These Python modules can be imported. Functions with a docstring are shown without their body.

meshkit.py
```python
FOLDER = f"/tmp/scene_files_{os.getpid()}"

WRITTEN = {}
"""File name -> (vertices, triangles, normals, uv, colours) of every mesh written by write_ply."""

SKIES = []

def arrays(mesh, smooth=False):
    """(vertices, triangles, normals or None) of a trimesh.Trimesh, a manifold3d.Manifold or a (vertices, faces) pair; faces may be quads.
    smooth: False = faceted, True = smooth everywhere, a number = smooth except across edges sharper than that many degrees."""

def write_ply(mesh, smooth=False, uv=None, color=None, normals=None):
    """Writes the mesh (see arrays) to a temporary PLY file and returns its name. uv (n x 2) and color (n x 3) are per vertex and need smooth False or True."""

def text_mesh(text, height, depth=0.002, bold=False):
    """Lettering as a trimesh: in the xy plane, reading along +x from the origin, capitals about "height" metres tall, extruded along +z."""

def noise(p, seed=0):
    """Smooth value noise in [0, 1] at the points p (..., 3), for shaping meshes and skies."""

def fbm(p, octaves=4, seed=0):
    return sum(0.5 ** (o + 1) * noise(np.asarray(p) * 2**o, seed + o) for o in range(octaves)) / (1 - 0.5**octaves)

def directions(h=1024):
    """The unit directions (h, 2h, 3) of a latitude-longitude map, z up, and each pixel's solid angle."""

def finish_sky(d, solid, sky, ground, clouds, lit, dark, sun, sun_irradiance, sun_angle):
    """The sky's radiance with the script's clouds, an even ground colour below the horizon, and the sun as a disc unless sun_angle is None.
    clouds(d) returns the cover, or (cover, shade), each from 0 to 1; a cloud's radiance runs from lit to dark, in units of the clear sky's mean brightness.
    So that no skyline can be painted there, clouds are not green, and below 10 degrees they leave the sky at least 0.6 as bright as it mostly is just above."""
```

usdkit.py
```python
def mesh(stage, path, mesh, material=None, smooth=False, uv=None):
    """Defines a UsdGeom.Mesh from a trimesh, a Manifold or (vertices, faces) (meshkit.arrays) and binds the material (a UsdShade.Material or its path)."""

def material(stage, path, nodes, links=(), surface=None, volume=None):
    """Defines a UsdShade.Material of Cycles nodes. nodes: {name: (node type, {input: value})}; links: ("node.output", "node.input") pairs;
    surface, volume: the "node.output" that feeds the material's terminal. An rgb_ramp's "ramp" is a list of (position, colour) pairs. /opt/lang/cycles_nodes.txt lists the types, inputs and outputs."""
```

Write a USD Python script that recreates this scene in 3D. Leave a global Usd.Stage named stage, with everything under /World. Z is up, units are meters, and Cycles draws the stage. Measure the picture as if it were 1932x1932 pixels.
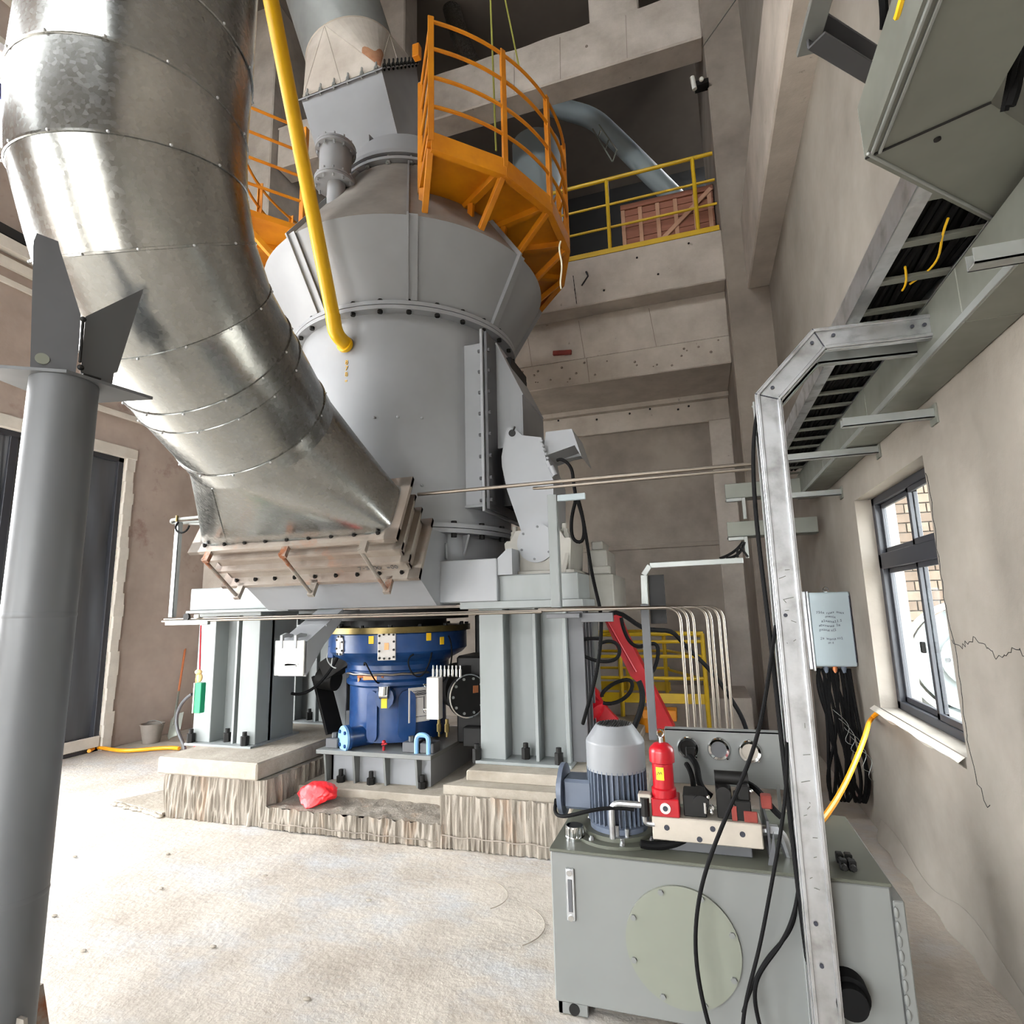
import math, random
import numpy as np, trimesh, usdkit, meshkit
from pxr import Usd, UsdGeom, UsdLux, Gf
from shapely.geometry import Polygon

# ------------------------------------------------------------------ camera, light, exposure
stage = Usd.Stage.CreateInMemory()
UsdGeom.SetStageUpAxis(stage, 'Z'); UsdGeom.SetStageMetersPerUnit(stage, 1.0)
UsdGeom.Xform.Define(stage, '/World'); UsdGeom.Scope.Define(stage, '/World/Looks')
right, up, fwd = CAMERA_AXES = [[0.950443, 0.309882, -0.025134], [0.075262, -0.150892, 0.985681], [-0.301653, 0.938725, 0.166736]]
cam = UsdGeom.Camera.Define(stage, '/World/camera')
cam.CreateHorizontalApertureAttr(36.0); cam.CreateVerticalApertureAttr(36.0)
cam.CreateFocalLengthAttr(20.0935); cam.CreateClippingRangeAttr(Gf.Vec2f(0.05, 500))
cam.AddTransformOp().Set(Gf.Matrix4d(*right, 0, *up, 0, -fwd[0], -fwd[1], -fwd[2], 0, 0, 0, 1.6, 1))
cam.CreateExposureAttr(2.85)
sky = UsdLux.DomeLight.Define(stage, '/World/overcast_sky')          # even overcast sky, seen through the doors and windows
sky.CreateIntensityAttr(1.0); sky.CreateColorAttr(Gf.Vec3f(0.96, 0.985, 1.0))

rnd = random.Random(7)
PI = math.pi

# ------------------------------------------------------------------ materials
def lin(c):
    return tuple(((x/255.0)/12.92 if x/255.0 <= .04045 else ((x/255.0+.055)/1.055)**2.4) for x in c)
MATS = {}
def mat(name, rgb, rough=.5, metal=0.0, var=.0, scale=3.0, bump=0.0, bscale=40.0, detail=5.0, rgb2=None, stretch=(1,1,1), rvar=0.0, spec=None, stain=None, coat=0.0, trans=0.0):
    c = np.array(lin(rgb)); c2 = np.array(lin(rgb2)) if rgb2 else np.clip(c*(1-var), 0, 1)
    c1 = c if rgb2 else np.clip(c*(1+var*.6), 0, 1)
    n = {'g': ('geometry', {}), 'm': ('mapping', {'scale': stretch}), 'p': ('principled_bsdf', {'roughness': rough, 'metallic': metal})}
    l = [('g.position', 'm.vector')]
    if spec is not None: n['p'][1]['specular_ior_level'] = spec
    if coat: n['p'][1]['coat_weight'] = coat
    if var or rgb2:
        n['n'] = ('noise_texture', {'scale': scale, 'detail': detail, 'roughness': .62})
        n['r'] = ('rgb_ramp', {'ramp': [(.3, tuple(c2)), (.68, tuple(c1))]})
        l += [('m.vector', 'n.vector'), ('n.fac', 'r.fac')]
        out = 'r.color'
        if stain:
            sc, lo, hi, srgb, sstretch = stain
            n['m2'] = ('mapping', {'scale': sstretch})
            n['n2'] = ('noise_texture', {'scale': sc, 'detail': 6.0, 'roughness': .7})
            n['r2'] = ('rgb_ramp', {'ramp': [(lo, (0, 0, 0)), (hi, (1, 1, 1))]})
            n['x'] = ('mix', {'mix_type': 'mix', 'color2': lin(srgb)})
            l += [('g.position', 'm2.vector'), ('m2.vector', 'n2.vector'), ('n2.fac', 'r2.fac'), ('r2.color', 'x.fac'), (out, 'x.color1')]
            out = 'x.color'
        l.append((out, 'p.base_color'))
    else:
        n['p'][1]['base_color'] = tuple(c)
    if rvar:
        n['nr'] = ('noise_texture', {'scale': scale*2.2, 'detail': 4.0})
        n['mr'] = ('map_range', {'from_min': .3, 'from_max': .7, 'to_min': max(rough-rvar, .02), 'to_max': rough+rvar})
        l += [('m.vector', 'nr.vector'), ('nr.fac', 'mr.value'), ('mr.result', 'p.roughness')]
    if bump:
        n['nb'] = ('noise_texture', {'scale': bscale, 'detail': 6.0, 'roughness': .6})
        n['b'] = ('bump', {'strength': min(1.0, bump), 'distance': .01*max(1, bump)})
        l += [('m.vector', 'nb.vector'), ('nb.fac', 'b.height'), ('b.normal', 'p.normal')]
    MATS[name] = usdkit.material(stage, '/World/Looks/'+name, n, l, surface='p.BSDF')

mat('plaster', (150, 143, 134), .92, var=.22, scale=1.1, bump=.35, bscale=9, rgb2=(122, 115, 107), stain=(.8, .6, .74, (120, 122, 116), (1, 1, .6)))
mat('plaster_left', (180, 165, 155), .92, scale=1.0, bump=.3, bscale=9, rgb2=(150, 135, 126), stain=(.9, .58, .72, (128, 96, 92), (1, 1, 1)))
mat('concrete', (190, 181, 171), .9, scale=2.0, bump=.3, bscale=22, rgb2=(160, 151, 141), stain=(7, .66, .74, (110, 103, 96), (1, 1, 1)))
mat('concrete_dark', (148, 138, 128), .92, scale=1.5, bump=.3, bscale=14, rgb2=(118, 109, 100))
mat('concrete_floor', (190, 182, 171), .82, scale=2.2, bump=.7, bscale=24, rgb2=(160, 150, 138), stain=(1.3, .48, .66, (176, 176, 176), (1, 1.6, 1)), rvar=.1)
mat('concrete_drip', (150, 142, 131), .93, scale=4.0, bump=1.0, bscale=14, rgb2=(128, 119, 108), stretch=(3, 3, .9), stain=(2.0, .55, .72, (146, 120, 98), (3, 3, .5)))
mat('concrete_pad', (166, 158, 146), .93, scale=3.0, bump=.6, bscale=25, rgb2=(134, 125, 112))
mat('mill_grey', (139, 141, 144), .5, var=.08, scale=1.6, bump=.04, bscale=30, rvar=.06)
mat('mill_grey_dusty', (148, 143, 137), .62, scale=2.5, rgb2=(122, 118, 114), bump=.05, bscale=30)
mat('leg_grey', (132, 136, 136), .5, scale=2.0, rgb2=(118, 123, 122), stretch=(1, 1, .3), rvar=.06)
mat('dark_grey_paint', (80, 81, 84), .5, var=.12, scale=2.2, rvar=.06)
mat('pole_grey', (84, 86, 88), .48, var=.10, scale=1.8, stretch=(1, 1, .4), rvar=.07)
mat('machined', (165, 158, 148), .45, metal=.75, var=.15, scale=6)
mat('housing_beige', (140, 137, 130), .55, var=.14, scale=4)
mat('galv', (188, 190, 192), .36, metal=.9, var=.14, scale=5, bump=.06, bscale=60, rvar=.08)
mat('galv_dull', (150, 153, 150), .5, metal=.55, var=.12, scale=3, rvar=.08)
mat('galv_dim', (122, 124, 116), .55, metal=.45, var=.10, scale=3, rvar=.08)
mat('stainless', (140, 132, 122), .36, metal=1.0, var=.06, scale=5)
mat('chrome', (220, 222, 222), .1, metal=1.0)
mat('brass', (112, 98, 62), .34, metal=.9, var=.3, scale=9)
mat('rust_flange', (150, 142, 133), .6, metal=.3, scale=2.2, rgb2=(126, 110, 99), bump=.1, bscale=40, stain=(1.6, .56, .7, (158, 112, 86), (1, 1, 1)))
mat('rusty_steel', (150, 144, 136), .6, metal=.4, scale=2.5, rgb2=(128, 118, 108), stain=(2.2, .57, .66, (132, 80, 48), (1, 1, 1)))
mat('rust', (132, 84, 56), .85, scale=6, rgb2=(158, 116, 86))
mat('pale_steel', (190, 183, 172), .6, metal=.2, scale=2.5, rgb2=(164, 154, 143), stain=(1.2, .6, .68, (140, 84, 50), (1, 1, 1)))
mat('yellow_pipe', (222, 172, 8), .38, var=.06, scale=3)
mat('orange_yellow', (212, 136, 8), .5, scale=3, rgb2=(186, 108, 8), rvar=.05)
mat('rail_yellow', (196, 160, 18), .45, var=.1, scale=4)
mat('hose_yellow', (236, 156, 16), .45, var=.06, scale=8)
mat('gear_blue', (22, 58, 106), .3, var=.18, scale=3.0, rvar=.06)
mat('light_blue', (120, 165, 205), .4, var=.08, scale=5)
mat('motor_blue', (88, 97, 112), .45, var=.10, scale=5)
mat('tank_grey', (113, 115, 113), .45, var=.06, scale=1.6, rvar=.06)
mat('tank_top', (82, 84, 74), .5, var=.12, scale=3)
mat('cover_green', (116, 119, 108), .4, var=.05, scale=3)
mat('cowl_grey', (116, 118, 121), .45, var=.05, scale=3)
mat('red_paint', (158, 8, 24), .32, var=.1, scale=3)
mat('red_dark', (150, 14, 22), .5, var=.2, scale=4, spec=.25)
mat('red_bag', (236, 44, 50), .35, var=.12, scale=14, bump=.3, bscale=40)
mat('black_rubber', (10, 10, 11), .75, spec=.15)
mat('black_steel', (22, 21, 20), .55, metal=.1, var=.3, scale=8, spec=.3)
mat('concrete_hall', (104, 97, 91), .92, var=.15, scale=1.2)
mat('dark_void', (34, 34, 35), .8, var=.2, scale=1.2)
mat('dark_hall', (62, 62, 62), .85, var=.2, scale=.6)
mat('silo_grey', (128, 138, 141), .5, var=.08, scale=.8)
mat('white_paint', (206, 206, 199), .45, var=.03, scale=4)
mat('pale_plate', (176, 168, 156), .45, metal=.3, var=.1, scale=7)
mat('label_yellow', (232, 186, 20), .5)
mat('label_white', (192, 187, 182), .45, var=.05, scale=9)
mat('ink', (40, 42, 52), .7)
mat('ink_yellow', (206, 158, 30), .6)
mat('frame_dark', (48, 50, 56), .45, var=.08, scale=6)
mat('door_panel', (78, 80, 84), .22, var=.14, scale=2.2, stretch=(3, 3, .25), bump=.05, bscale=5)
mat('jamb', (206, 200, 190), .85, var=.1, scale=5, bump=.3, bscale=20)
mat('louver', (205, 212, 226), .6, var=.05, scale=2)
mat('louver_blue', (88, 92, 150), .6)
mat('crate_wood', (150, 98, 78), .8, scale=2.2, rgb2=(124, 78, 62), stretch=(1, 1, 6))
mat('batten_wood', (186, 146, 120), .8, scale=5, rgb2=(164, 124, 100))
mat('brick_red', (128, 54, 46), .85, var=.15, scale=20)
mat('brick_tan', (100, 88, 76), .9, var=.15, scale=12)
mat('brick_brown', (86, 73, 62), .9, var=.15, scale=12)
mat('mortar', (66, 61, 56), .95, var=.1, scale=10)
mat('outdoor_ground', (170, 170, 168), .9, var=.1, scale=1)
mat('bucket_plastic', (130, 122, 114), .6, var=.1, scale=9)
mat('handle_wood', (176, 104, 66), .6, var=.2, scale=12)
mat('green_box', (18, 140, 96), .5)
mat('red_rope', (190, 24, 40), .7)
mat('knot_rope', (226, 190, 130), .8, var=.1, scale=20)
mat('sling', (140, 138, 60), .7)
mat('copper', (190, 120, 80), .35, metal=.7)
mat('rope_white', (206, 200, 180), .8)
mat('box_grey', (150, 162, 166), .5, var=.04, scale=4)

def galv_sheet():
    """Spangled hot-dip galvanised sheet of the big duct."""
    n = {'g': ('geometry', {}), 'v': ('voronoi_texture', {'scale': 55.0}), 'n': ('noise_texture', {'scale': 1.6, 'detail': 3.0}),
         'r': ('rgb_ramp', {'ramp': [(0, lin((150, 151, 148))), (1, lin((172, 173, 170)))]}),
         'bw': ('rgb_to_bw', {}), 'mr': ('map_range', {'from_min': 0., 'from_max': 1., 'to_min': .2, 'to_max': .26}),
         'nb': ('noise_texture', {'scale': 3.5, 'detail': 2.0}), 'b': ('bump', {'strength': .12, 'distance': .02}),
         'p': ('principled_bsdf', {'metallic': 1.0})}
    l = [('g.position', 'v.vector'), ('g.position', 'n.vector'), ('n.fac', 'r.fac'), ('r.color', 'p.base_color'), ('v.color', 'bw.color'), ('bw.val', 'mr.value'),
         ('mr.result', 'p.roughness'), ('g.position', 'nb.vector'), ('nb.fac', 'b.height'), ('b.normal', 'p.normal')]
    MATS['galv_sheet'] = usdkit.material(stage, '/World/Looks/galv_sheet', n, l, surface='p.BSDF')
galv_sheet()
def glass_pane():
    n = {'t': ('transparent_bsdf', {'color': (.96, .98, .98)}), 'g': ('glossy_bsdf', {'roughness': .02, 'color': (.9, .9, .9)}), 'x': ('mix_closure', {'fac': .08})}
    MATS['glass'] = usdkit.material(stage, '/World/Looks/glass', n, [('t.BSDF', 'x.closure1'), ('g.BSDF', 'x.closure2')], surface='x.closure')
glass_pane()

# ------------------------------------------------------------------ mesh helpers
def V(*a): return np.array(a, float)
def unit(v): v = np.asarray(v, float); return v/(np.linalg.norm(v)+1e-12)
def frame(d, hint=None):
    d = unit(d)
    h = V(0, 0, 1) if hint is None else unit(hint)
    if abs(d@h) > .98: h = V(1, 0, 0) if abs(d[0]) < .9 else V(0, 1, 0)
    a = unit(np.cross(h, d)); b = np.cross(d, a)
    return d, a, b                                      # b is along the hint
class MB:
    """Collects shapes in world metres; becomes one mesh."""
    def __init__(s): s.v, s.f, s.n = [], [], 0
    def add(s, v, f):
        v = np.asarray(v, float); f = np.asarray(f, int)
        if f.shape[1] == 4: f = np.vstack([f[:, [0, 1, 2]], f[:, [0, 2, 3]]])
        s.v.append(v); s.f.append(f+s.n); s.n += len(v); return s
    def tm(s, m): return s.add(m.vertices, m.faces)
    def hull(s, pts):
        return s.tm(trimesh.convex.convex_hull(np.asarray(pts, float)))
    def obox(s, c, half, axes, bev=.004):
        c = np.asarray(c, float); A = [unit(x) for x in axes]; h = np.asarray(half, float); b = min(bev, h.min()*.45)
        if b <= 0:
            P = [c+A[0]*h[0]*i+A[1]*h[1]*j+A[2]*h[2]*k for i in (-1, 1) for j in (-1, 1) for k in (-1, 1)]
        else:
            P = []
            for i in (-1, 1):
                for j in (-1, 1):
                    for k in (-1, 1):
                        for q in range(3):
                            hh = h.copy(); hh -= b; hh[q] += b
                            P.append(c+A[0]*hh[0]*i+A[1]*hh[1]*j+A[2]*hh[2]*k)
        return s.hull(P)
    def box(s, x0, y0, z0, x1, y1, z1, bev=.004):
        return s.obox(((x0+x1)/2, (y0+y1)/2, (z0+z1)/2), (abs(x1-x0)/2, abs(y1-y0)/2, abs(z1-z0)/2), np.eye(3), bev)
    def bar(s, p0, p1, w, h, hint=None, bev=.003):
        p0, p1 = np.asarray(p0, float), np.asarray(p1, float); d, a, b = frame(p1-p0, hint)
        return s.obox((p0+p1)/2, (np.linalg.norm(p1-p0)/2, w/2, h/2), (d, a, b), bev)
    def cyl(s, p0, p1, r0, r1=None, n=20):
        r1 = r0 if r1 is None else r1
        p0, p1 = np.asarray(p0, float), np.asarray(p1, float); d, a, b = frame(p1-p0)
        t = np.arange(n)*2*PI/n; ring = np.cos(t)[:, None]*a+np.sin(t)[:, None]*b
        v = np.vstack([p0+ring*r0, p1+ring*r1, [p0, p1]]); i = np.arange(n); j = (i+1) % n
        f = np.vstack([np.stack([i, j, j+n], 1), np.stack([i, j+n, i+n], 1), np.stack([j, i, np.full(n, 2*n)], 1), np.stack([i+n, j+n, np.full(n, 2*n+1)], 1)])
        return s.add(v, f)
    def tube(s, pts, r, n=10):
        p = np.asarray(pts, float); t = np.gradient(p, axis=0); t /= np.linalg.norm(t, axis=1, keepdims=True)+1e-12
        d, a, b = frame(t[0]); R = np.broadcast_to(np.asarray(r, float), (len(p),))
        ang = np.arange(n)*2*PI/n; vs = []
        for i in range(len(p)):
            a = unit(a-t[i]*(a@t[i])); b = np.cross(t[i], a)
            vs.append(p[i]+R[i]*(np.cos(ang)[:, None]*a+np.sin(ang)[:, None]*b))
        v = np.vstack(vs+[p[:1], p[-1:]]); f = []
        k = np.arange(n); k2 = (k+1) % n
        for i in range(len(p)-1):
            o = i*n; f += [np.stack([o+k, o+k2, o+n+k2], 1), np.stack([o+k, o+n+k2, o+n+k], 1)]
        e = len(p)*n; o = (len(p)-1)*n
        f += [np.stack([k2, k, np.full(n, e)], 1), np.stack([o+k, o+k2, np.full(n, e+1)], 1)]
        return s.add(v, np.vstack(f))
    def prism(s, poly, vec):
        """A flat 3-D polygon pushed along vec."""
        P = np.asarray(poly, float); vec = np.asarray(vec, float); c = P.mean(0)
        nrm = unit(sum(np.cross(P[i]-c, P[(i+1) % len(P)]-c) for i in range(len(P))))
        _, a, b = frame(nrm); q = np.stack([(P-c)@a, (P-c)@b], 1)
        v2, f = trimesh.creation.triangulate_polygon(Polygon(q), engine='earcut')
        idx = [int(np.argmin(((q-x)**2).sum(1))) for x in v2]; f = np.array(idx)[f]
        n = len(P); i = np.arange(n); j = (i+1) % n
        m = trimesh.Trimesh(np.vstack([P, P+vec]), np.vstack([f[:, ::-1], f+n, np.stack([i, j, j+n], 1), np.stack([i, j+n, i+n], 1)]), process=False)
        trimesh.repair.fix_normals(m); return s.tm(m)
    def lathe(s, prof, c=(0, 0, 0), n=48, a0=0., a1=2*PI, axis=(0, 0, 1), xdir=None):
        c = np.asarray(c, float); d, a, b = frame(axis, xdir) if xdir is not None else frame(axis)
        if xdir is None and abs(unit(axis)[2]) > .98: a, b, d = V(1, 0, 0), V(0, 1, 0), V(0, 0, 1)
        full = abs(a1-a0-2*PI) < 1e-6; m = n if full else n+1
        t = a0+(a1-a0)*np.arange(m)/n; prof = np.asarray(prof, float)
        ring = np.cos(t)[:, None]*a+np.sin(t)[:, None]*b
        v = np.vstack([c+ring*r+d*z for r, z in prof]); f = []
        i = np.arange(n); j = (i+1) % m
        for k in range(len(prof)-1): f += [np.stack([k*m+i, k*m+j, (k+1)*m+j], 1), np.stack([k*m+i, (k+1)*m+j, (k+1)*m+i], 1)]
        return s.add(v, np.vstack(f))
    def loft(s, rings, cap=False):
        """rings: equal-length closed loops of points."""
        R = [np.asarray(x, float) for x in rings]; n = len(R[0]); v = np.vstack(R); f = []; i = np.arange(n); j = (i+1) % n
        for k in range(len(R)-1): f += [np.stack([k*n+i, k*n+j, (k+1)*n+j], 1), np.stack([k*n+i, (k+1)*n+j, (k+1)*n+i], 1)]
        if cap:
            v = np.vstack([v, R[0].mean(0), R[-1].mean(0)]); o = (len(R)-1)*n
            f += [np.stack([j, i, np.full(n, len(v)-2)], 1), np.stack([o+i, o+j, np.full(n, len(v)-1)], 1)]
        return s.add(v, np.vstack(f))
    def hexbolt(s, p, d, r=.018, h=.02):
        d = unit(d); p = np.asarray(p, float); s.cyl(p, p+d*h, r, n=6); return s.cyl(p+d*h, p+d*h*1.8, r*.5, n=6)
    def ball(s, c, r, sub=2, sc=(1, 1, 1)):
        m = trimesh.creation.icosphere(sub, 1.0); return s.add(m.vertices*r*np.asarray(sc)+np.asarray(c), m.faces)
    def mesh(s): return (np.vstack(s.v), np.vstack(s.f))

def arc(c, r, a0, a1, z, n=12):
    return [(c[0]+r*math.cos(t), c[1]+r*math.sin(t), z) for t in np.linspace(a0, a1, n)]
def spline(pts, n=24):
    from scipy.interpolate import CubicSpline
    p = np.asarray(pts, float)
    if len(p) < 3: return np.linspace(p[0], p[-1], n)
    t = np.r_[0, np.cumsum(np.linalg.norm(np.diff(p, axis=0), axis=1)**.7)]
    return CubicSpline(t, p)(np.linspace(0, t[-1], n))
def bend(pts, r, k=6):
    """Polyline with rounded corners."""
    p = [np.asarray(x, float) for x in pts]; out = [p[0]]
    for i in range(1, len(p)-1):
        a, b = p[i-1]-p[i], p[i+1]-p[i]; rr = min(r, np.linalg.norm(a)*.45, np.linalg.norm(b)*.45); A, B = p[i]+unit(a)*rr, p[i]+unit(b)*rr
        for t in np.linspace(0, 1, k): out.append((1-t)**2*A+2*t*(1-t)*p[i]+t*t*B)
    return np.array(out+[p[-1]])

# ------------------------------------------------------------------ objects
NAMES, BASE = {}, {}
def numbered(parent, name):
    k = NAMES.get((parent, name), 0); NAMES[(parent, name)] = k+1
    return f'{parent}/{name}' + (f'_{k:03d}' if k else '')
def keys(prim, label=None, cat=None, group=None, kind=None):
    for k, v in (('label', label), ('category', cat), ('group', group), ('kind', kind)):
        if v: prim.SetCustomDataByKey(k, v)
def thing(name, label, cat, loc, group=None, kind=None):
    path = numbered('/World', name); x = UsdGeom.Xform.Define(stage, path); x.AddTranslateOp().Set(Gf.Vec3d(*map(float, loc)))
    BASE[path] = np.asarray(loc, float); keys(x.GetPrim(), label, cat, group, kind); return path
def obj(name, mb, material, parent=None, smooth=32, label=None, kind=None):
    v, f = mb.mesh() if isinstance(mb, MB) else mb
    path = numbered(parent or '/World', name); b = BASE.get(parent, np.zeros(3)) if parent else np.zeros(3)
    usdkit.mesh(stage, path, (v-b, f), MATS[material], smooth=smooth); BASE[path] = b
    keys(stage.GetPrimAtPath(path), label, None, None, kind); return path
def single(name, label, cat, mb, material, group=None, kind=None, smooth=32):
    """A thing that is one mesh, its origin at its base."""
    v, f = mb.mesh(); c = np.r_[(v[:, :2].max(0)+v[:, :2].min(0))/2, v[:, 2].min()]
    path = numbered('/World', name); m = usdkit.mesh(stage, path, (v-c, f), MATS[material], smooth=smooth); m.AddTranslateOp().Set(Gf.Vec3d(*map(float, c)))
    BASE[path] = c; keys(m.GetPrim(), label, cat, group, kind); return path
def struct(name, label, cat, mb, material, smooth=32): return single(name, label, cat, mb, material, kind='structure', smooth=smooth)

# ================================================================== THE SETTING
XR, XL, YB = 1.07, -7.2, 7.0            # right wall face, left wall face, front of the upper floor at the back
def grid(nx, ny, fn):
    v = np.array([[fn(i/nx, j/ny) for i in range(nx+1)] for j in range(ny+1)]).reshape(-1, 3)
    i, j = np.meshgrid(np.arange(nx), np.arange(ny)); a = (j*(nx+1)+i).ravel()
    return v, np.stack([a, a+1, a+nx+2, a+nx+1], 1)

m = MB()
gv, gf = grid(150, 130, lambda s, t: (-9.0+10.3*s, -5.0+14*t, 0))
gv[:, 2] = (meshkit.fbm(gv*1.1, 3, 3)-.5)*.02+(meshkit.fbm(gv*6, 2, 5)-.5)*.006-.004
m.add(gv, gf); m.box(-40, -40, -.4, 40, 40, -.06, 0)
fl = struct('floor', 'dusty uneven pale concrete floor of the plant hall', 'floor', m, 'concrete_floor')
m = MB()
for (x, y, r, k) in ((-1.25, 3.05, .38, 1.5), (-1.1, 2.95, .5, 1.3), (-.9, 2.9, .62, 1.0), (-1.45, 3.3, .3, 1.7)):
    m.tube([(x+r*math.cos(t), y+r*math.sin(t)*.7, .007) for t in np.linspace(-.6, -.6+k, 14)], .0025, 5)
for (x, y) in ((-2.4, 2.5), (-3.2, 2.9), (-3.6, 3.3), (-2.1, 1.9), (-3.0, 2.3), (-1.7, 2.3), (-4.2, 3.1), (-2.7, 3.2), (-1.9, 3.1), (-3.5, 2.5)):
    m.ball((x, y, .004), .013, 1, (1.4, .9, .35))
obj('mortar_scrap', m, 'concrete_pad', fl)

# --- right wall with its window opening (y 3.16..4.46, z .90..2.28)
m = MB()
WY0, WY1, WZ0, WZ1 = 3.16, 4.46, .90, 2.28
for y0, y1, z0, z1 in ((-4, WY0, 0, 12.4), (WY1, 9, 0, 12.4), (WY0, WY1, 0, WZ0), (WY0, WY1, WZ1, 12.4)): m.box(XR, y0, z0, XR+.24, y1, z1, 0)
wr = struct('wall_right', 'rough grey-brown plastered wall on the right with the window in it', 'wall', m, 'plaster')
m = MB()
v, f = grid(60, 3, lambda s, t: (XR-.002-.05*(1-t)*(.6+.7*math.sin(31*s)**2*.6+.3*math.sin(9*s)), 1.2+3.6*s, .0+.13*t*(.55+.5*math.sin(7*s+.6)**2+.2*math.sin(23*s))))
m.add(v, f); obj('plaster_lip', m, 'plaster', wr)
m = MB()
jit = lambda P: np.asarray(P)+np.array([[0, rnd.uniform(-.012, .012), rnd.uniform(-.014, .014)] for _ in P])
m.tube(jit(spline([(XR, 3.14, 1.42), (XR, 3.0, 1.40), (XR, 2.9, 1.43), (XR, 2.8, 1.40), (XR, 2.72, 1.37), (XR, 2.6, 1.4), (XR, 2.5, 1.37)], 40)), .0016, 4)
m.tube(jit(spline([(XR, 3.16, 2.2), (XR, 3.14, 1.9), (XR, 3.15, 1.6), (XR, 3.12, 1.4), (XR, 3.13, 1.1), (XR, 3.08, .8), (XR, 3.0, .74)], 40)), .002, 4)
obj('crack', m, 'black_steel', wr)
m = MB(); v, f = grid(30, 4, lambda s, t: (XR-.03*(1-abs(2*t-1))-.002, WY0+.02+1.42*s, .845+.05*t+.006*math.sin(14*s)*(1-t)+.005*math.sin(31*s)*(1-t))); m.add(v, f)
obj('sill_mortar', m, 'jamb', wr)

m = MB(); m.box(-7.4, -4.3, 3.6, 1.4, -4.0, 7.2, 0); m.box(-4.9, -4.3, 0, -3.4, -4.0, 3.6, 0); m.box(-.9, -4.3, 0, 1.4, -4.0, 3.6, 0); m.box(-7.4, -4.3, 7.2, 1.4, -4.0, 8.0, 0); m.box(-7.4, -4.3, 9.4, 1.4, -4.0, 12.4, 0); m.box(-.4, -4.3, 7.2, 1.4, -4.0, 12.4, 0)
struct('wall_front', 'plastered front wall behind the viewer with a tall gateway', 'wall', m, 'plaster')

# --- window 1 (aluminium frame, four panes)
FX = XR+.13
w = thing('window_1', 'dark aluminium sliding window in the right wall', 'window', (FX, (WY0+WY1)/2, WZ0), kind='structure')
m = MB()
for y0, y1, z0, z1 in ((WY0, WY0+.05, WZ0, WZ1), (WY1-.06, WY1, WZ0, WZ1), (WY0, WY1, WZ0, WZ0+.05), (WY0, WY1, WZ1-.05, WZ1), (WY0, WY1, 1.80, 1.90)): m.box(FX-.03, y0, z0, FX+.04, y1, z1)
obj('window_frame', m, 'frame_dark', w)
for (z0, z1) in ((WZ0+.05, 1.80), (1.90, WZ1-.05)):
    for k, (y0, y1) in enumerate(((WY0+.05, 3.80), (3.76, WY1-.06))):
        m = MB(); x = FX+(.012 if k else -.012)
        for a, b, c, d in ((y0, y0+.035, z0, z1), (y1-.035, y1, z0, z1), (y0, y1, z0, z0+.035), (y0, y1, z1-.03, z1)): m.box(x-.01, a, c, x+.01, b, d, .002)
        sash = obj('sash', m, 'frame_dark', w)
        m = MB(); m.box(x-.002, y0+.03, z0+.03, x+.002, y1-.03, z1-.03, 0); obj('pane', m, 'glass', sash)
m = MB(); m.box(FX-.05, 3.80, 1.30, FX-.028, 3.83, 1.36); obj('latch', m, 'black_steel', w)

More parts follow.
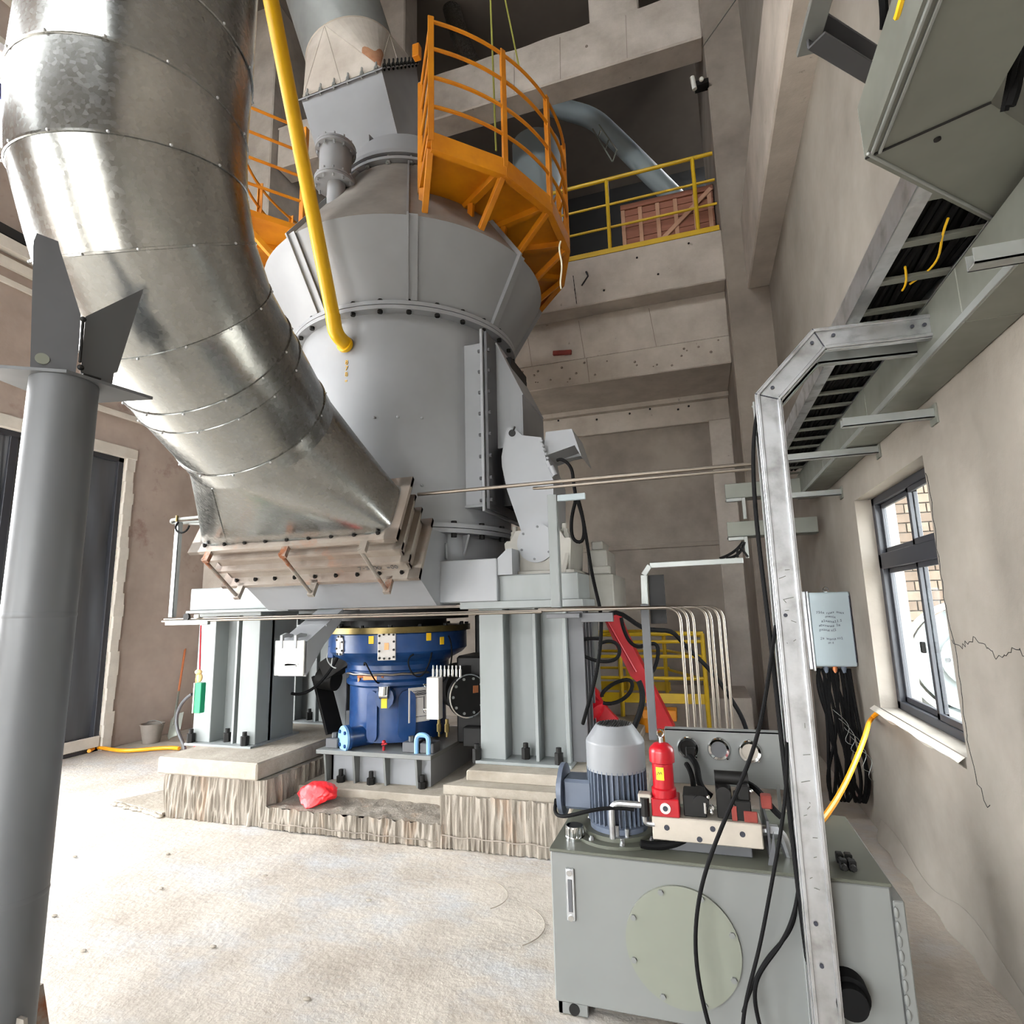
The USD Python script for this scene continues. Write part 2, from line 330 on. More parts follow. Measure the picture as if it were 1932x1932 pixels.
# --- left wall: tall door opening (y 2.9..5.62, z 0..3.83), high louvred window (y -4..3.92, z 6.9..8.25), open gateway nearer than y 2.4
m = MB()
for y0, y1, z0, z1 in ((5.62, 7.2, 0, 12.4), (2.9, 5.62, 3.83, 6.9), (3.92, 5.62, 6.9, 12.4), (-4, 3.92, 8.25, 12.4), (-4, 2.9, 5.2, 6.9), (-4, .4, 0, 5.2)): m.box(XL-.3, y0, z0, XL, y1, z1, 0)
wl = struct('wall_left', 'brown plastered wall on the left around the tall door', 'wall', m, 'plaster_left')
m = MB()
for z0, z1, d in ((5.55, 5.66, .06), (5.36, 5.43, .03), (5.72, 5.86, .12), (4.25, 4.32, .05), (8.72, 8.92, .3)): m.box(XL, 2.5, z0, XL+d, 6.85, z1, .005)
obj('ledge', m, 'jamb', wl)
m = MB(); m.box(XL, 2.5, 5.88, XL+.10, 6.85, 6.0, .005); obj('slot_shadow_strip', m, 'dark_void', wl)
# door jamb and dark door leaves
d = thing('door_1', 'tall dark double door in the left wall with pale mortar jamb', 'door', (XL, 4.3, 0), kind='structure')
m = MB()
for k in range(26):
    z = k*.148; m.box(XL-.02, 5.50+.006*math.sin(k*2.1), z, XL+.03, 5.62+.012*math.sin(k*1.3)+.008*math.sin(k*3.7), z+.152, .003)
m.box(XL-.06, 2.9, 3.72, XL+.036, 5.645, 3.87, .01); m.box(XL-.12, 5.49, 0, XL-.012, 5.635, 3.85, .0)
obj('jamb', m, 'jamb', d)
m = MB(); m.box(XL-.10, 5.42, 0, XL-.02, 5.50, 3.74); m.box(XL-.10, 2.9, 3.66, XL-.02, 5.5, 3.74); m.box(XL-.1, 2.9, 0, XL-.02, 5.5, .05); m.box(XL-.1, 4.16, 0, XL-.03, 4.24, 3.7)
obj('door_frame', m, 'frame_dark', d)
for y0, y1 in ((4.24, 5.42), (3.9, 4.16)):
    v, f = grid(30, 60, lambda s, t: (XL-.075+.012*math.sin(11*s+3*math.sin(5*t))+.01*math.sin(23*s+9*t), y0+(y1-y0)*s, .05+3.61*t)); m = MB(); m.add(v, f); m.box(XL-.13, y0, .05, XL-.1, y1, 3.66, 0)
    obj('door_leaf', m, 'door_panel', d)
m = MB(); m.box(XL-.02, 5.0, .05, XL+.01, 5.48, .18, .01); obj('door_shoe', m, 'jamb', d)
# high window
w2 = thing('window_2', 'high louvred window strip in the left wall beside the big duct', 'window', (XL, 1.5, 6.9), kind='structure')
m = MB()
for k in range(44): m.bar((XL-.16, -4, 6.92+k*.03), (XL-.16, 3.92, 6.92+k*.03), .05, .006, hint=(.6, 0, .8), bev=0)
obj('louver_sheet', m, 'louver', w2, kind='stuff', label='white corrugated slats outside the window')
m = MB(); m.box(XL-.14, -4, 7.62, XL-.11, 3.92, 7.80); obj('blue_rail', m, 'louver_blue', w2)
m = MB(); m.box(XL-.1, -4, 8.19, XL+.01, 3.92, 8.27); m.box(XL-.1, -4, 6.86, XL+.01, 3.92, 6.93); m.box(XL-.1, 3.86, 6.9, XL, 3.94, 8.25); m.box(XL-.1, .5, 6.9, XL-.04, .58, 8.25)
obj('window_frame', m, 'jamb', w2)

# --- back of the hall: two storeys of beams, columns and a recessed wall
def rough_front(x0, x1, z0, z1, y, depth, m):
    m.box(x0, y, z0, x1, y+depth, z1, .012)
m = MB(); rough_front(-6.3, .6, 5.54, 6.22, YB, .31, m)
b1 = struct('concrete_beam', 'cast concrete beam under the yellow guard rail at the back', 'beam', m, 'concrete')
m = MB()
for x, z0, z1 in ((-1.27, 5.58, 6.0), (-2.2, 5.58, 6.1)): m.bar((x, YB-.001, z0), (x-.03, YB-.001, z1), .008, .004, hint=(0, 1, 0), bev=0)
m.tube([(-1.19, YB, 5.83), (-1.1, YB, 5.95), (-1.12, YB-.02, 6.01)], .012, 5)
for x, z in ((-.45, 6.07), (.2, 6.12), (-.9, 5.7), (-.2, 5.78)): m.ball((x, YB, z), .014, 1)
obj('form_tie', m, 'black_steel', b1)
m = MB(); m.box(-6.3, YB+.31, 4.94, .6, YB+.7, 5.56, .01)
b2 = struct('concrete_beam', 'smooth recessed concrete band just below the back guard-rail beam', 'beam', m, 'concrete')
m = MB()
for x in (-.3, -1.25, -2.0): m.bar((x, YB+.309, 4.95), (x-.06, YB+.309, 5.5), .007, .004, hint=(0, 1, 0), bev=0)
obj('form_seam', m, 'concrete_dark', b2)
m = MB(); m.box(-6.3, YB+.28, 4.57, .6, YB+1.4, 4.935, .012)
b3 = struct('concrete_beam', 'pitted pale concrete beam halfway up the back wall', 'beam', m, 'concrete')
m = MB()
for k in range(26): m.ball((rnd.uniform(-2.6, .5), YB+.281, rnd.uniform(4.62, 4.9)), rnd.uniform(.008, .018), 1)
m.bar((-1.2, YB+.279, 4.58), (-1.22, YB+.279, 4.92), .008, .004, hint=(0, 1, 0), bev=0)
obj('pit', m, 'concrete_dark', b3, kind='stuff')
m = MB(); m.box(-6.3, YB+1.40, 4.19, .6, YB+1.8, 4.57, .01); m.box(-6.3, YB+1.3, 4.5, .6, YB+1.8, 4.57, 0)
b4 = struct('concrete_beam', 'lowest concrete beam above the plastered back wall', 'beam', m, 'concrete')
m = MB()
for k, x in enumerate((-2.6, -2.3, -1.9, -1.3, -.8, -.5, -.1, .05)): m.ball((x, YB+1.40, 4.42+.03*(k % 3)), .016, 1)
obj('tie_hole', m, 'black_steel', b4)
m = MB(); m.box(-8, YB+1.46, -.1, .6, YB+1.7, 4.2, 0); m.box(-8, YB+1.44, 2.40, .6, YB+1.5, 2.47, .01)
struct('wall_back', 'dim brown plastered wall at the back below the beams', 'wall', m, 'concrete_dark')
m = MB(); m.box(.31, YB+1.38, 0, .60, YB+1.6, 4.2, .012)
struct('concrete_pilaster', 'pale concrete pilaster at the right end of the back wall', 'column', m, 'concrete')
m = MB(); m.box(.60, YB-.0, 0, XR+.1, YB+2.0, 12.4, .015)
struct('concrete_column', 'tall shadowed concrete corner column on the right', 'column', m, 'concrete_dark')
m = MB(); m.box(XL, 6.87, 0, -6.32, YB+2.0, 12.4, .02)
struct('concrete_column', 'tall concrete corner column on the left behind the big duct', 'column', m, 'concrete')
m = MB(); m.box(-6.3, YB, 9.08, .6, YB+.39, 9.86, .02)
v, f = grid(70, 2, lambda s, t: (-6.3+6.9*s, YB-.004, 9.82+.05*t*(.7+.4*math.sin(37*s)*math.sin(13*s)))); m.add(v, f)
ub = struct('concrete_beam', 'upper concrete beam crossing behind the mill platform', 'beam', m, 'concrete')
m = MB()
for x in (-2.05, -1.35, -.4): m.bar((x, YB-.002, 9.1), (x+.02, YB-.002, 9.8), .007, .004, hint=(0, 1, 0), bev=0)
m.ball((-.95, YB, 9.5), .02, 1); obj('form_seam', m, 'concrete_dark', ub)
m = MB(); m.box(.83, -4, 5.35, XR+.02, YB, 6.3, .015)
struct('concrete_beam', 'concrete beam running along the top of the right wall', 'beam', m, 'concrete')
for x, l in ((-.9, 'right'), (-4.6, 'left')):
    m = MB(); m.box(x, YB+.05, 9.86, x+.7, YB+.5, 12.4, .02); struct('concrete_column', f'short concrete column rising from the upper beam, on the {l}', 'column', m, 'concrete')
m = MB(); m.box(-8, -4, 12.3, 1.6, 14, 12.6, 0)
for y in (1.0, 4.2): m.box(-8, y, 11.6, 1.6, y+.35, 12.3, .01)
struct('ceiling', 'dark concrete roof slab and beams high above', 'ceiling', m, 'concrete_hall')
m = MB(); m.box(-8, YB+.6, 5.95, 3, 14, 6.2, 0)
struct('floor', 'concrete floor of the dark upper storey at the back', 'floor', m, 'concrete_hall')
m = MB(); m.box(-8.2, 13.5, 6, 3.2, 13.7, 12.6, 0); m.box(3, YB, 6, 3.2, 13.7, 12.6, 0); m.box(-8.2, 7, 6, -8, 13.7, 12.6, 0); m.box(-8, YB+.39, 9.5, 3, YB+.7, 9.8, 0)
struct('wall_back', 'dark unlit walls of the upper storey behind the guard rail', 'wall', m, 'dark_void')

# --- foundation of the mill
def fissured(x0, x1, z0, z1, y, nx, nz, amp, seed, lean=0.0):
    """A chiselled front: vertical grooves pushed into the face."""
    def fn(s, t):
        x = x0+(x1-x0)*s; z = z0+(z1-z0)*t
        g = meshkit.noise(V(x*75, z*7, seed), seed)-.5; h = meshkit.noise(V(x*9, z*5, seed+3), seed)-.5
        return (x, y+amp*(g*1.1+h*.8)+lean*t, z+(.012*math.sin(x*47)*.4+.003*math.sin(x*91) if t == 1 else 0))
    v, f = grid(nx, nz, fn); v[:, 2] = np.clip(v[:, 2], z0, 9); return v, f
fd = thing('mill_foundation', 'stepped concrete foundation with chiselled sides under the mill legs', 'foundation', (-2.7, 5.0, 0), kind='structure')
m = MB(); m.box(-4.29, 3.90, 0, -3.31, 6.4, .33, 0); m.add(*fissured(-4.30, -3.29, 0, .335, 3.87, 260, 12, .026, 1))
v, f = fissured(3.88, 6.3, 0, .335, 0, 120, 10, .03, 7); v = np.stack([-3.29-v[:, 1], v[:, 0], v[:, 2]], 1); m.add(v, f); obj('plinth', m, 'concrete_drip', fd)
m = MB(); m.add(*fissured(-3.30, -1.80, 0, .15, 3.86, 360, 8, .026, 11)); v, f = grid(60, 20, lambda s, t: (-3.3+1.5*s, 3.87+.45*t, .145)); v[:, 2] += (meshkit.fbm(v*14, 3, 4)-.5)*.035; m.add(v, f); obj('plinth', m, 'concrete_drip', fd)
m = MB(); m.box(-1.80, 3.90, 0, -.45, 6.4, .33, 0); m.add(*fissured(-1.82, -.45, 0, .34, 3.87, 330, 12, .026, 21)); obj('plinth', m, 'concrete_drip', fd)
m = MB(); m.box(-3.3, 4.25, 0, -1.8, 6.4, .20, .01); obj('pad', m, 'concrete_pad', fd)
m = MB(); m.box(-4.37, 3.84, .335, -3.36, 6.4, .465, .012); obj('grout_slab', m, 'concrete_pad', fd)
m = MB(); m.prism([(-1.82, 3.92, .33), (-.45, 3.92, .33), (-.45, 6.4, .33), (-1.74, 6.4, .33), (-1.74, 4.1, .33)], (0, 0, .06)); m.box(-1.70, 4.05, .385, -.6, 6.4, .46, .01); obj('grout_slab', m, 'concrete_pad', fd)
m = MB(); m.prism([(-5.02, 4.02, .0), (-4.3, 3.86, .0), (-4.28, 4.6, .0), (-4.62, 4.75, 0)], (0, 0, .03))
for k in range(30): m.ball((-5.0+.72*k/30, 4.0-.15*k/30+rnd.uniform(-.02, .02), .012), rnd.uniform(.015, .03), 1, (1.3, 1, .6))
obj('mortar_spill', m, 'concrete_pad', fd)
m = MB()
for x0, x1, z in ((-3.29, -1.83, .045), (-1.8, -.6, .085)): m.tube([(x, 3.845+.004*math.sin(20*x), z+.004*math.sin(31*x)) for x in np.linspace(x0, x1, 40)], .004, 4)
obj('pour_joint', m, 'concrete_dark', fd)

# --- outside the right window
m = MB(); m.box(1.6, 8.6, -.3, 5.2, 8.8, 6, 0)
ew = struct('exterior_wall', 'tan brick wall of the neighbouring building seen through the right window', 'wall', m, 'mortar')
for r in range(20):
    for c in range(13):
        x = 1.62+c*.25+(.125 if r % 2 else 0); z = .95+r*.125
        m = MB(); m.box(x, 8.575+rnd.uniform(0, .008), z, x+.238, 8.62, z+.112, .004); obj('brick', m, rnd.choice(['brick_tan', 'brick_brown']), ew)
m = MB(); m.box(1.55, 6.2, -.1, 1.72, 6.5, 6.5, .01); single('white_post', 'white painted post standing just outside the right window', 'post', m, 'white_paint', kind='structure')

# ================================================================== THE BIG GALVANISED DUCT
dk = thing('galvanised_duct', 'huge shiny galvanised sheet duct bending down from the top left into the mill', 'duct', (-2.55, 1.8, 2.4))
AX = [V(-2.47, 1.80, 7.5), V(-2.48, 1.80, 5.6), V(-2.48, 1.80, 4.42), V(-2.49, 1.80, 4.02), V(-2.50, 1.84, 3.72), V(-2.53, 1.97, 3.44), V(-2.57, 2.18, 3.22), V(-2.61, 2.42, 3.09), V(-2.63, 2.53, 3.03), V(-2.69, 2.87, 2.86), V(-2.70, 2.98, 2.79)]
DR = .5
def ring_at(c, nrm, r, n=56):
    d, a, b = frame(nrm, (1, 0, 0)); t = np.arange(n)*2*PI/n
    return c+r*(np.cos(t)[:, None]*b+np.sin(t)[:, None]*a)      # b is along +x
NR = []
for i in range(len(AX)):
    d = unit((AX[min(i+1, len(AX)-1)]-AX[i]))*1.0+unit(AX[i]-AX[max(i-1, 0)]) if 0 < i < len(AX)-1 else (AX[1]-AX[0] if i == 0 else AX[-1]-AX[-2])
    NR.append(unit(d))
for i in range(len(AX)-1):
    m = MB(); k0, k1 = (DR+.002*(i % 2)), (DR+.002*(i % 2))
    m.loft([ring_at(AX[i]+(AX[i+1]-AX[i])*q, NR[i]*(1-q)+NR[i+1]*q, k0) for q in np.linspace(0, 1, 4)])
    obj('duct_segment', m, 'galv_sheet', dk, smooth=40)
for i in range(2, len(AX)-1):
    m = MB(); c, nn = AX[i], NR[i]
    m.loft([ring_at(c+nn*h, nn, DR+r) for h, r in ((-.007, .001), (-.005, .008), (.005, .008), (.007, .001))]); sb = obj('seam_band', m, 'galv_sheet', dk, smooth=50)
    m = MB(); rg = ring_at(c, nn, DR+.009, 14)
    for p in rg: m.ball(p, .007, 1)
    obj('rivet', m, 'galv', sb)
m = MB()
for (i, k, ln) in ((7, 24, .12), (7, 30, .1), (3, 8, .4), (5, 16, .28), (8, 12, .33)):
    a, b = ring_at(AX[i], NR[i], DR+.004)[k], ring_at(AX[i+1], NR[i+1], DR+.004)[k]; m.bar(a, b, .02, .008, hint=a-AX[i], bev=.002)
obj('lap_joint', m, 'galv_sheet', dk)
# transition from round to the rounded rectangle of the expansion joint
JA, JP = unit((0, .80, -.60)), unit((0, .44, .90))          # axis of the joint and its upward side
JL, JR_ = -3.66, -1.96
JO = V((JL+JR_)/2, 3.41, 2.13)                               # lower edge, duct side
JH = .43
def rrect(o, w, h, rad, n=56):
    """Rounded rectangle in the joint's cross-section, o = middle of its lower edge; points start at +x side."""
    pts = []; t = np.arange(n)*2*PI/n
    for a in t:
        c, s_ = math.cos(a), math.sin(a); e = .28
        pts.append(o+V(1, 0, 0)*(w/2)*np.sign(c)*abs(c)**e+JP*(h/2+h/2*np.sign(s_)*abs(s_)**e))
    return np.array(pts)
r1 = rrect(JO, 1.66, JH, .12)
best = None
for sg in (1, -1):
    for k in range(56):
        rr = np.roll(ring_at(AX[-1], NR[-1], DR)[::sg], k, 0); e = ((rr-r1)**2).sum()
        if best is None or e < best[0]: best = (e, rr)
r0 = best[1]
m = MB(); m.loft([r0*(1-q)+r1*q for q in np.linspace(0, 1, 9)]); tr = obj('transition', m, 'galv_sheet', dk, smooth=60, label='round-to-rectangular galvanised transition')
m = MB(); m.loft([r1*1.0, r1+(r1-r1.mean(0))*V(.012, .05, .05)-JA*.0, r1+(r1-r1.mean(0))*V(.012, .05, .05)+JA*.02, r1+JA*.02]); obj('transition_rim', m, 'galv_dull', dk)
m = MB()
for k in (9, 17, 25, 40): m.tube([r0[k]+(r1[k]-r0[k])*q+JA*-.002 for q in np.linspace(0.02, .98, 6)], .005, 5)
obj('fold_line', m, 'galv_sheet', tr)

# expansion joint: a flanged ribbed rectangular collar
ej = thing('expansion_joint', 'rust-tinged ribbed rectangular expansion joint between duct and mill', 'expansion joint', (JO[0], 3.6, 1.85))
JD = .49
def jp(x, a, p): return V(x, JO[1], JO[2])+JA*a+JP*p
m = MB()
for (x0, x1, p0, p1) in ((JL+.03, JR_-.03, .03, .05), (JL+.03, JL+.05, .03, JH), (JR_-.05, JR_-.03, .03, JH), (JL+.03, JR_-.03, JH-.02, JH)):
    m.hull([jp(x, a, p) for x in (x0, x1) for a in (.0, JD) for p in (p0, p1)])
obj('collar', m, 'rust_flange', ej)
for a, e in ((.0, .05), (.14, .02), (.27, .02), (.42, .045)):
    m = MB(); t = .03 if e > .04 else .025; g = e
    for (x0, x1, p0, p1) in ((JL-g, JR_+g, -g, .04), (JL-g, JL+.05, -g, JH+g), (JR_-.05, JR_+g, -g, JH+g), (JL-g, JR_+g, JH-.03, JH+g)):
        m.hull([jp(x, aa, p) for x in (x0, x1) for aa in (a, a+t) for p in (p0, p1)])
    fl_ = obj('joint_flange' if e > .04 else 'joint_rib', m, 'rust_flange', ej)
    if e > .04:
        for x in np.linspace(JL+.1, JR_-.1, 9):
            m = MB(); m.hexbolt(jp(x, a+t, .0), JA, .016, .02); m.hexbolt(jp(x, a, .0), -JA, .016, .014); obj('bolt', m, 'black_steel', fl_)
for x in (JL+.13, (JL+JR_)/2-.02, JR_-.22):
    m = MB(); A, B = jp(x, .0, -.11), jp(x+.02, .44, -.13)
    m.cyl(A, B, .014, n=8); m.hull([jp(x+dx, a, p) for dx in (-.004, .05) for a, p in ((0, -.02), (.03, -.02), (0, -.13), (.03, -.13))]); m.hull([jp(x+dx, a, p) for dx in (-.004, .05) for a, p in ((.42, -.02), (.45, -.02), (.42, -.15), (.45, -.15))])
    obj('tie_rod', m, 'rusty_steel', ej)
for k, (tx, x) in enumerate((('7-3200', -2.42), ('=00', -2.18))):
    tm_ = meshkit.text_mesh(tx, .036, .002); v = np.array(tm_.vertices); v = jp(x, .40, .026)+np.outer(v[:, 0], (1, 0, 0))+np.outer(v[:, 1], -JA)+np.outer(v[:, 2], -JP); m = MB(); m.add(v, tm_.faces)
    obj('chalk_mark', m, 'dark_grey_paint', ej, smooth=False)

# ================================================================== SUPPORT COLUMN OF THE DUCT
px_, py_ = -2.27, 1.463
CZ = 2.50
sc = thing('duct_support_column', 'grey painted round steel column holding up the duct on the left', 'column', (px_, py_, 0))
m = MB(); m.cyl((px_, py_, .02), (px_, py_, CZ), .109, n=40); obj('shaft', m, 'pole_grey', sc)
m = MB()
for z in (1.62, .70): m.lathe([(.109, z-.01), (.111, z), (.109, z+.01)], (px_, py_, 0), 40)
obj('weld_seam', m, 'pole_grey', sc)
n_ = unit(V(px_, py_, 0)); b_ = V(n_[1], -n_[0], 0)             # away from the hall's middle, and to the right
o = V(px_, py_, CZ); P_ = lambda s_, z, d=0.: o+b_*s_+n_*d+V(0, 0, z)
m = MB(); m.prism([P_(-.29, 0), P_(0, 0, -.13), P_(.29, 0), P_(0, 0, .29)], (0, 0, .012)); obj('cap_plate', m, 'pole_grey', sc)
m = MB(); m.box(px_-.24, py_-.24, 0, px_+.24, py_+.24, .022, .003); obj('base_plate', m, 'pole_grey', sc)
for k, (dx, dy) in enumerate(((1, 0), (0, 1), (-1, 0), (0, -1))):
    d_, s_ = V(dx, dy, 0), V(-dy, dx, 0)*.006; q = V(px_, py_, 0)
    m = MB(); m.prism([q+d_*.10+V(0, 0, .02)-s_, q+d_*.22+V(0, 0, .02)-s_, q+d_*.21+V(0, 0, .06)-s_, q+d_*.14+V(0, 0, .36)-s_, q+d_*.10+V(0, 0, .36)-s_], s_*2); obj('gusset', m, 'rusty_steel', sc)
m = MB(); m.prism([P_(*q, -.02) for q in ([(-0.103, -0.015), (0.028, 0.017), (0.029, 0.178), (0.024, 0.288), (-0.061, 0.536), (-0.069, 0.567), (-0.134, 0.574), (-0.141, 0.537)])], n_*.014); sp = obj('saddle_plate', m, 'dark_grey_paint', sc)
m = MB(); q = P_(-.075, .075, -.022); m.cyl(q, q+n_*.004, .022, n=20); obj('lifting_hole', m, 'cover_green', sp)
m = MB(); m.prism([P_(s_, z, .0+.55*(s_-.05)) for s_, z in [(0.043, 0.057), (0.075, 0.049), (0.109, 0.008), (0.149, 0.012), (0.153, 0.106), (0.165, 0.116), (0.232, 0.53), (0.04, 0.29)]], n_*.014); obj('saddle_plate', m, 'pole_grey', sc)
m = MB(); m.bar(P_(.038, .09, -.02), P_(.034, .26, -.02), .009, .009); m.ball(P_(.034, .27, -.02), .011, 1); m.ball(P_(.042, .07, -.02), .012, 1); m.bar(P_(.05, .045, -.02), P_(.11, .045, .0), .01, .008); obj('weld_bead', m, 'black_steel', sc)

# ================================================================== VERTICAL MILL
MX, MY = -2.7, 5.0
ml = thing('vertical_mill', 'tall grey vertical roller mill with flared bolted head on four steel legs', 'mill', (MX, MY, .46))
def mp(a, r, z): t = math.radians(a); return V(MX+r*math.cos(t), MY+r*math.sin(t), z)
def lath(name, prof, material='mill_grey', n=96, **k):
    m = MB(); m.lathe(prof, (MX, MY, 0), n); return obj(name, m, material, ml, smooth=25, **k)
lath('body_shell', [(1.0, 2.30), (1.03, 2.31), (1.03, 4.14)])
lath('lower_shell', [(1.0, 1.82), (1.0, 2.26)])
lath('lower_flange', [(1.0, 2.225), (1.11, 2.225), (1.11, 2.262), (1.0, 2.262)]); lath('lower_flange', [(1.0, 2.268), (1.11, 2.268), (1.11, 2.305), (1.0, 2.305)])
lath('head_flange', [(1.0, 4.13), (1.115, 4.13), (1.115, 4.165), (1.0, 4.165)]); lath('head_flange', [(1.0, 4.172), (1.115, 4.172), (1.115, 4.207), (1.0, 4.207)])
lath('head_lower_cone', [(1.06, 4.2), (1.405, 4.80)], label='flared lower cone of the head')
lath('head_upper_cone', [(1.405, 4.80), (.66, 5.93)], 'mill_grey_dusty', label='dusty upper cone of the head')
lath('top_ring', [(.6, 5.90), (.74, 5.90), (.74, 5.93), (.6, 5.93)]); lath('top_ring', [(.6, 5.97), (.74, 5.97), (.74, 6.01), (.6, 6.01), (.6, 6.3)])
for k in range(28):
    a = k*360/28+3
    m = MB(); m.cyl(mp(a, 1.085, 4.105), mp(a, 1.085, 4.232), .012, n=6); m.cyl(mp(a, 1.085, 4.104), mp(a, 1.085, 4.13), .022, n=6); m.cyl(mp(a, 1.085, 4.207), mp(a, 1.085, 4.228), .022, n=6); obj('flange_bolt', m, 'black_steel', ml)
for k in range(24):
    a = k*15+4; m = MB(); m.cyl(mp(a, 1.08, 2.19), mp(a, 1.08, 2.32), .012, n=6); m.cyl(mp(a, 1.08, 2.19), mp(a, 1.08, 2.225), .024, n=6); m.cyl(mp(a, 1.08, 2.305), mp(a, 1.08, 2.326), .024, n=6); obj('flange_bolt', m, 'black_steel', ml)
for k in range(10):
    a = -150+k*18; m = MB(); m.cyl(mp(a, .70, 5.87), mp(a, .70, 6.04), .014, n=6); m.cyl(mp(a, .70, 5.875), mp(a, .70, 5.90), .025, n=6); obj('flange_bolt', m, 'galv_dull', ml)
# vertical fins of the head
for a in (-62, -107, -17, 28, 73, 118, 163, 208):
    t = math.radians(a); s_ = V(-math.sin(t), math.cos(t), 0)*.009
    m = MB(); m.prism([mp(a, 1.07, 4.21)-s_, mp(a, 1.115, 4.21)-s_, mp(a, 1.45, 4.80)-s_, mp(a, 1.40, 4.80)-s_], s_*2); w_ = s_/.009*.042; m.prism([mp(a, 1.085, 4.22)-w_*.0, mp(a, 1.085, 4.22)+w_*2, mp(a, 1.415, 4.80)+w_*2, mp(a, 1.415, 4.80)], unit(mp(a, 1, 0)-mp(a, 0, 0))*.012)
    m.prism([mp(a, 1.40, 4.80)-s_, mp(a, 1.45, 4.80)-s_, mp(a, .72, 5.90)-s_, mp(a, .66, 5.90)-s_], s_*2)
    obj('head_fin', m, 'mill_grey', ml)
# small welded studs on the shell, drawn yellow characters
for a in (-77, -66, -55):
    for z in (2.62, 3.2): m = MB(); m.ball(mp(a, 1.032, z), .014, 1); obj('stud', m, 'mill_grey', ml)
for k, ch in enumerate(('8', '7', '8', '=')):
    tm_ = meshkit.text_mesh(ch, .038, .004); v = np.array(tm_.vertices); a0 = math.radians(-92.6); z0 = 3.70-.055*k
    th = a0+v[:, 0]/1.03; m = MB(); m.add(np.stack([MX+(1.031+v[:, 2])*np.cos(th), MY+(1.031+v[:, 2])*np.sin(th), z0+v[:, 1]], 1), tm_.faces); obj('stencil_mark', m, 'ink_yellow', ml, smooth=False)
m = MB(); m.tube([mp(-44, 1.0, 2.02), mp(-44, 1.05, 2.02), mp(-44, 1.05, 2.14), mp(-44, 1.0, 2.14)], .008, 6); obj('grab_handle', m, 'mill_grey', ml)
m = MB(); m.prism([mp(-34, 1.0, 2.22), mp(-34, 1.08, 2.22), mp(-34, 1.0, 2.05)], (.014, .01, 0)); m.cyl(mp(-50, .99, 2.17), mp(-50, 1.015, 2.17), .03, n=14); obj('lug', m, 'mill_grey', ml)
# side roller door frame facing right
m = MB(); m.box(-1.90, 4.44, 2.47, -1.63, 5.56, 3.93, .006); obj('door_frame', m, 'mill_grey', ml)
m = MB(); m.box(-1.66, 4.36, 2.40, -1.635, 5.64, 4.02, .004); df = obj('door_flange', m, 'mill_grey', ml)
m = MB(); m.box(-1.628, 4.38, 2.42, -1.60, 5.62, 4.0, .004); obj('door_flange', m, 'dark_grey_paint', ml)
for k in range(8):
    z = 2.5+k*.19; m = MB(); m.cyl((-1.69, 4.40, z), (-1.58, 4.40, z), .016, n=6); obj('bolt', m, 'dark_grey_paint', df)
m = MB(); m.box(-1.92, 4.43, 2.452, -1.6, 4.6, 2.475, .003); obj('frame_shelf', m, 'mill_grey', ml)
m = MB()
for y in (4.62, 5.3): m.prism([(-1.60, y, 3.98), (-1.60, y, 3.0), (-1.36, y, 3.0), (-1.36, y, 3.45)], (0, .03, 0))
m.prism([(-1.60, 4.6, 3.98), (-1.36, 4.6, 3.45), (-1.36, 5.3, 3.45), (-1.60, 5.3, 3.98)], (.012, 0, .01)); m.box(-1.37, 4.6, 3.02, -1.355, 5.3, 3.45, .003)
obj('roller_hood', m, 'mill_grey', ml)
m = MB(); m.box(-1.6, 4.75, 2.5, -1.5, 5.25, 3.9, 0); obj('door_gap', m, 'black_steel', ml)
# table base and beams
m = MB(); m.box(-4.57, 4.24, 1.655, -.86, 5.76, 1.86, .008); obj('base_beam', m, 'leg_grey', ml)
m = MB(); m.box(-4.57, 4.20, 1.63, -3.42, 4.85, 1.655, .003); obj('beam_flange', m, 'leg_grey', ml)
m = MB(); m.box(-1.80, 4.20, 1.605, -.82, 5.8, 1.66, .003); obj('beam_flange', m, 'leg_grey', ml)
m = MB(); m.box(-1.98, 4.18, 1.66, -1.48, 4.4, 1.99, .006); m.prism([(-1.48, 4.2, 1.99), (-1.40, 4.2, 2.06), (-1.36, 4.2, 2.06), (-1.36, 4.2, 1.86), (-1.48, 4.2, 1.86)], (0, .3, 0)); obj('table_block', m, 'mill_grey', ml)
# inlet chute below the expansion joint
e0, e1 = jp(0, JD, .02), jp(0, JD, JH)
m = MB(); m.prism([(JL+.1, e0[1], e0[2]), (JL+.1, e1[1], e1[2]), (JL+.1, 4.5, 2.25), (JL+.1, 4.5, 1.64), (JL+.1, 4.12, 1.64)], (JR_-JL-.1, 0, 0)); obj('inlet_chute', m, 'mill_grey', ml)
m = MB(); m.prism([(-3.734,4.050,1.860), (-3.724,4.050,1.709), (-3.474,4.050,1.702), (-3.598,4.050,1.755)], (0, .012, 0)); obj('corner_gusset', m, 'white_paint', ml)
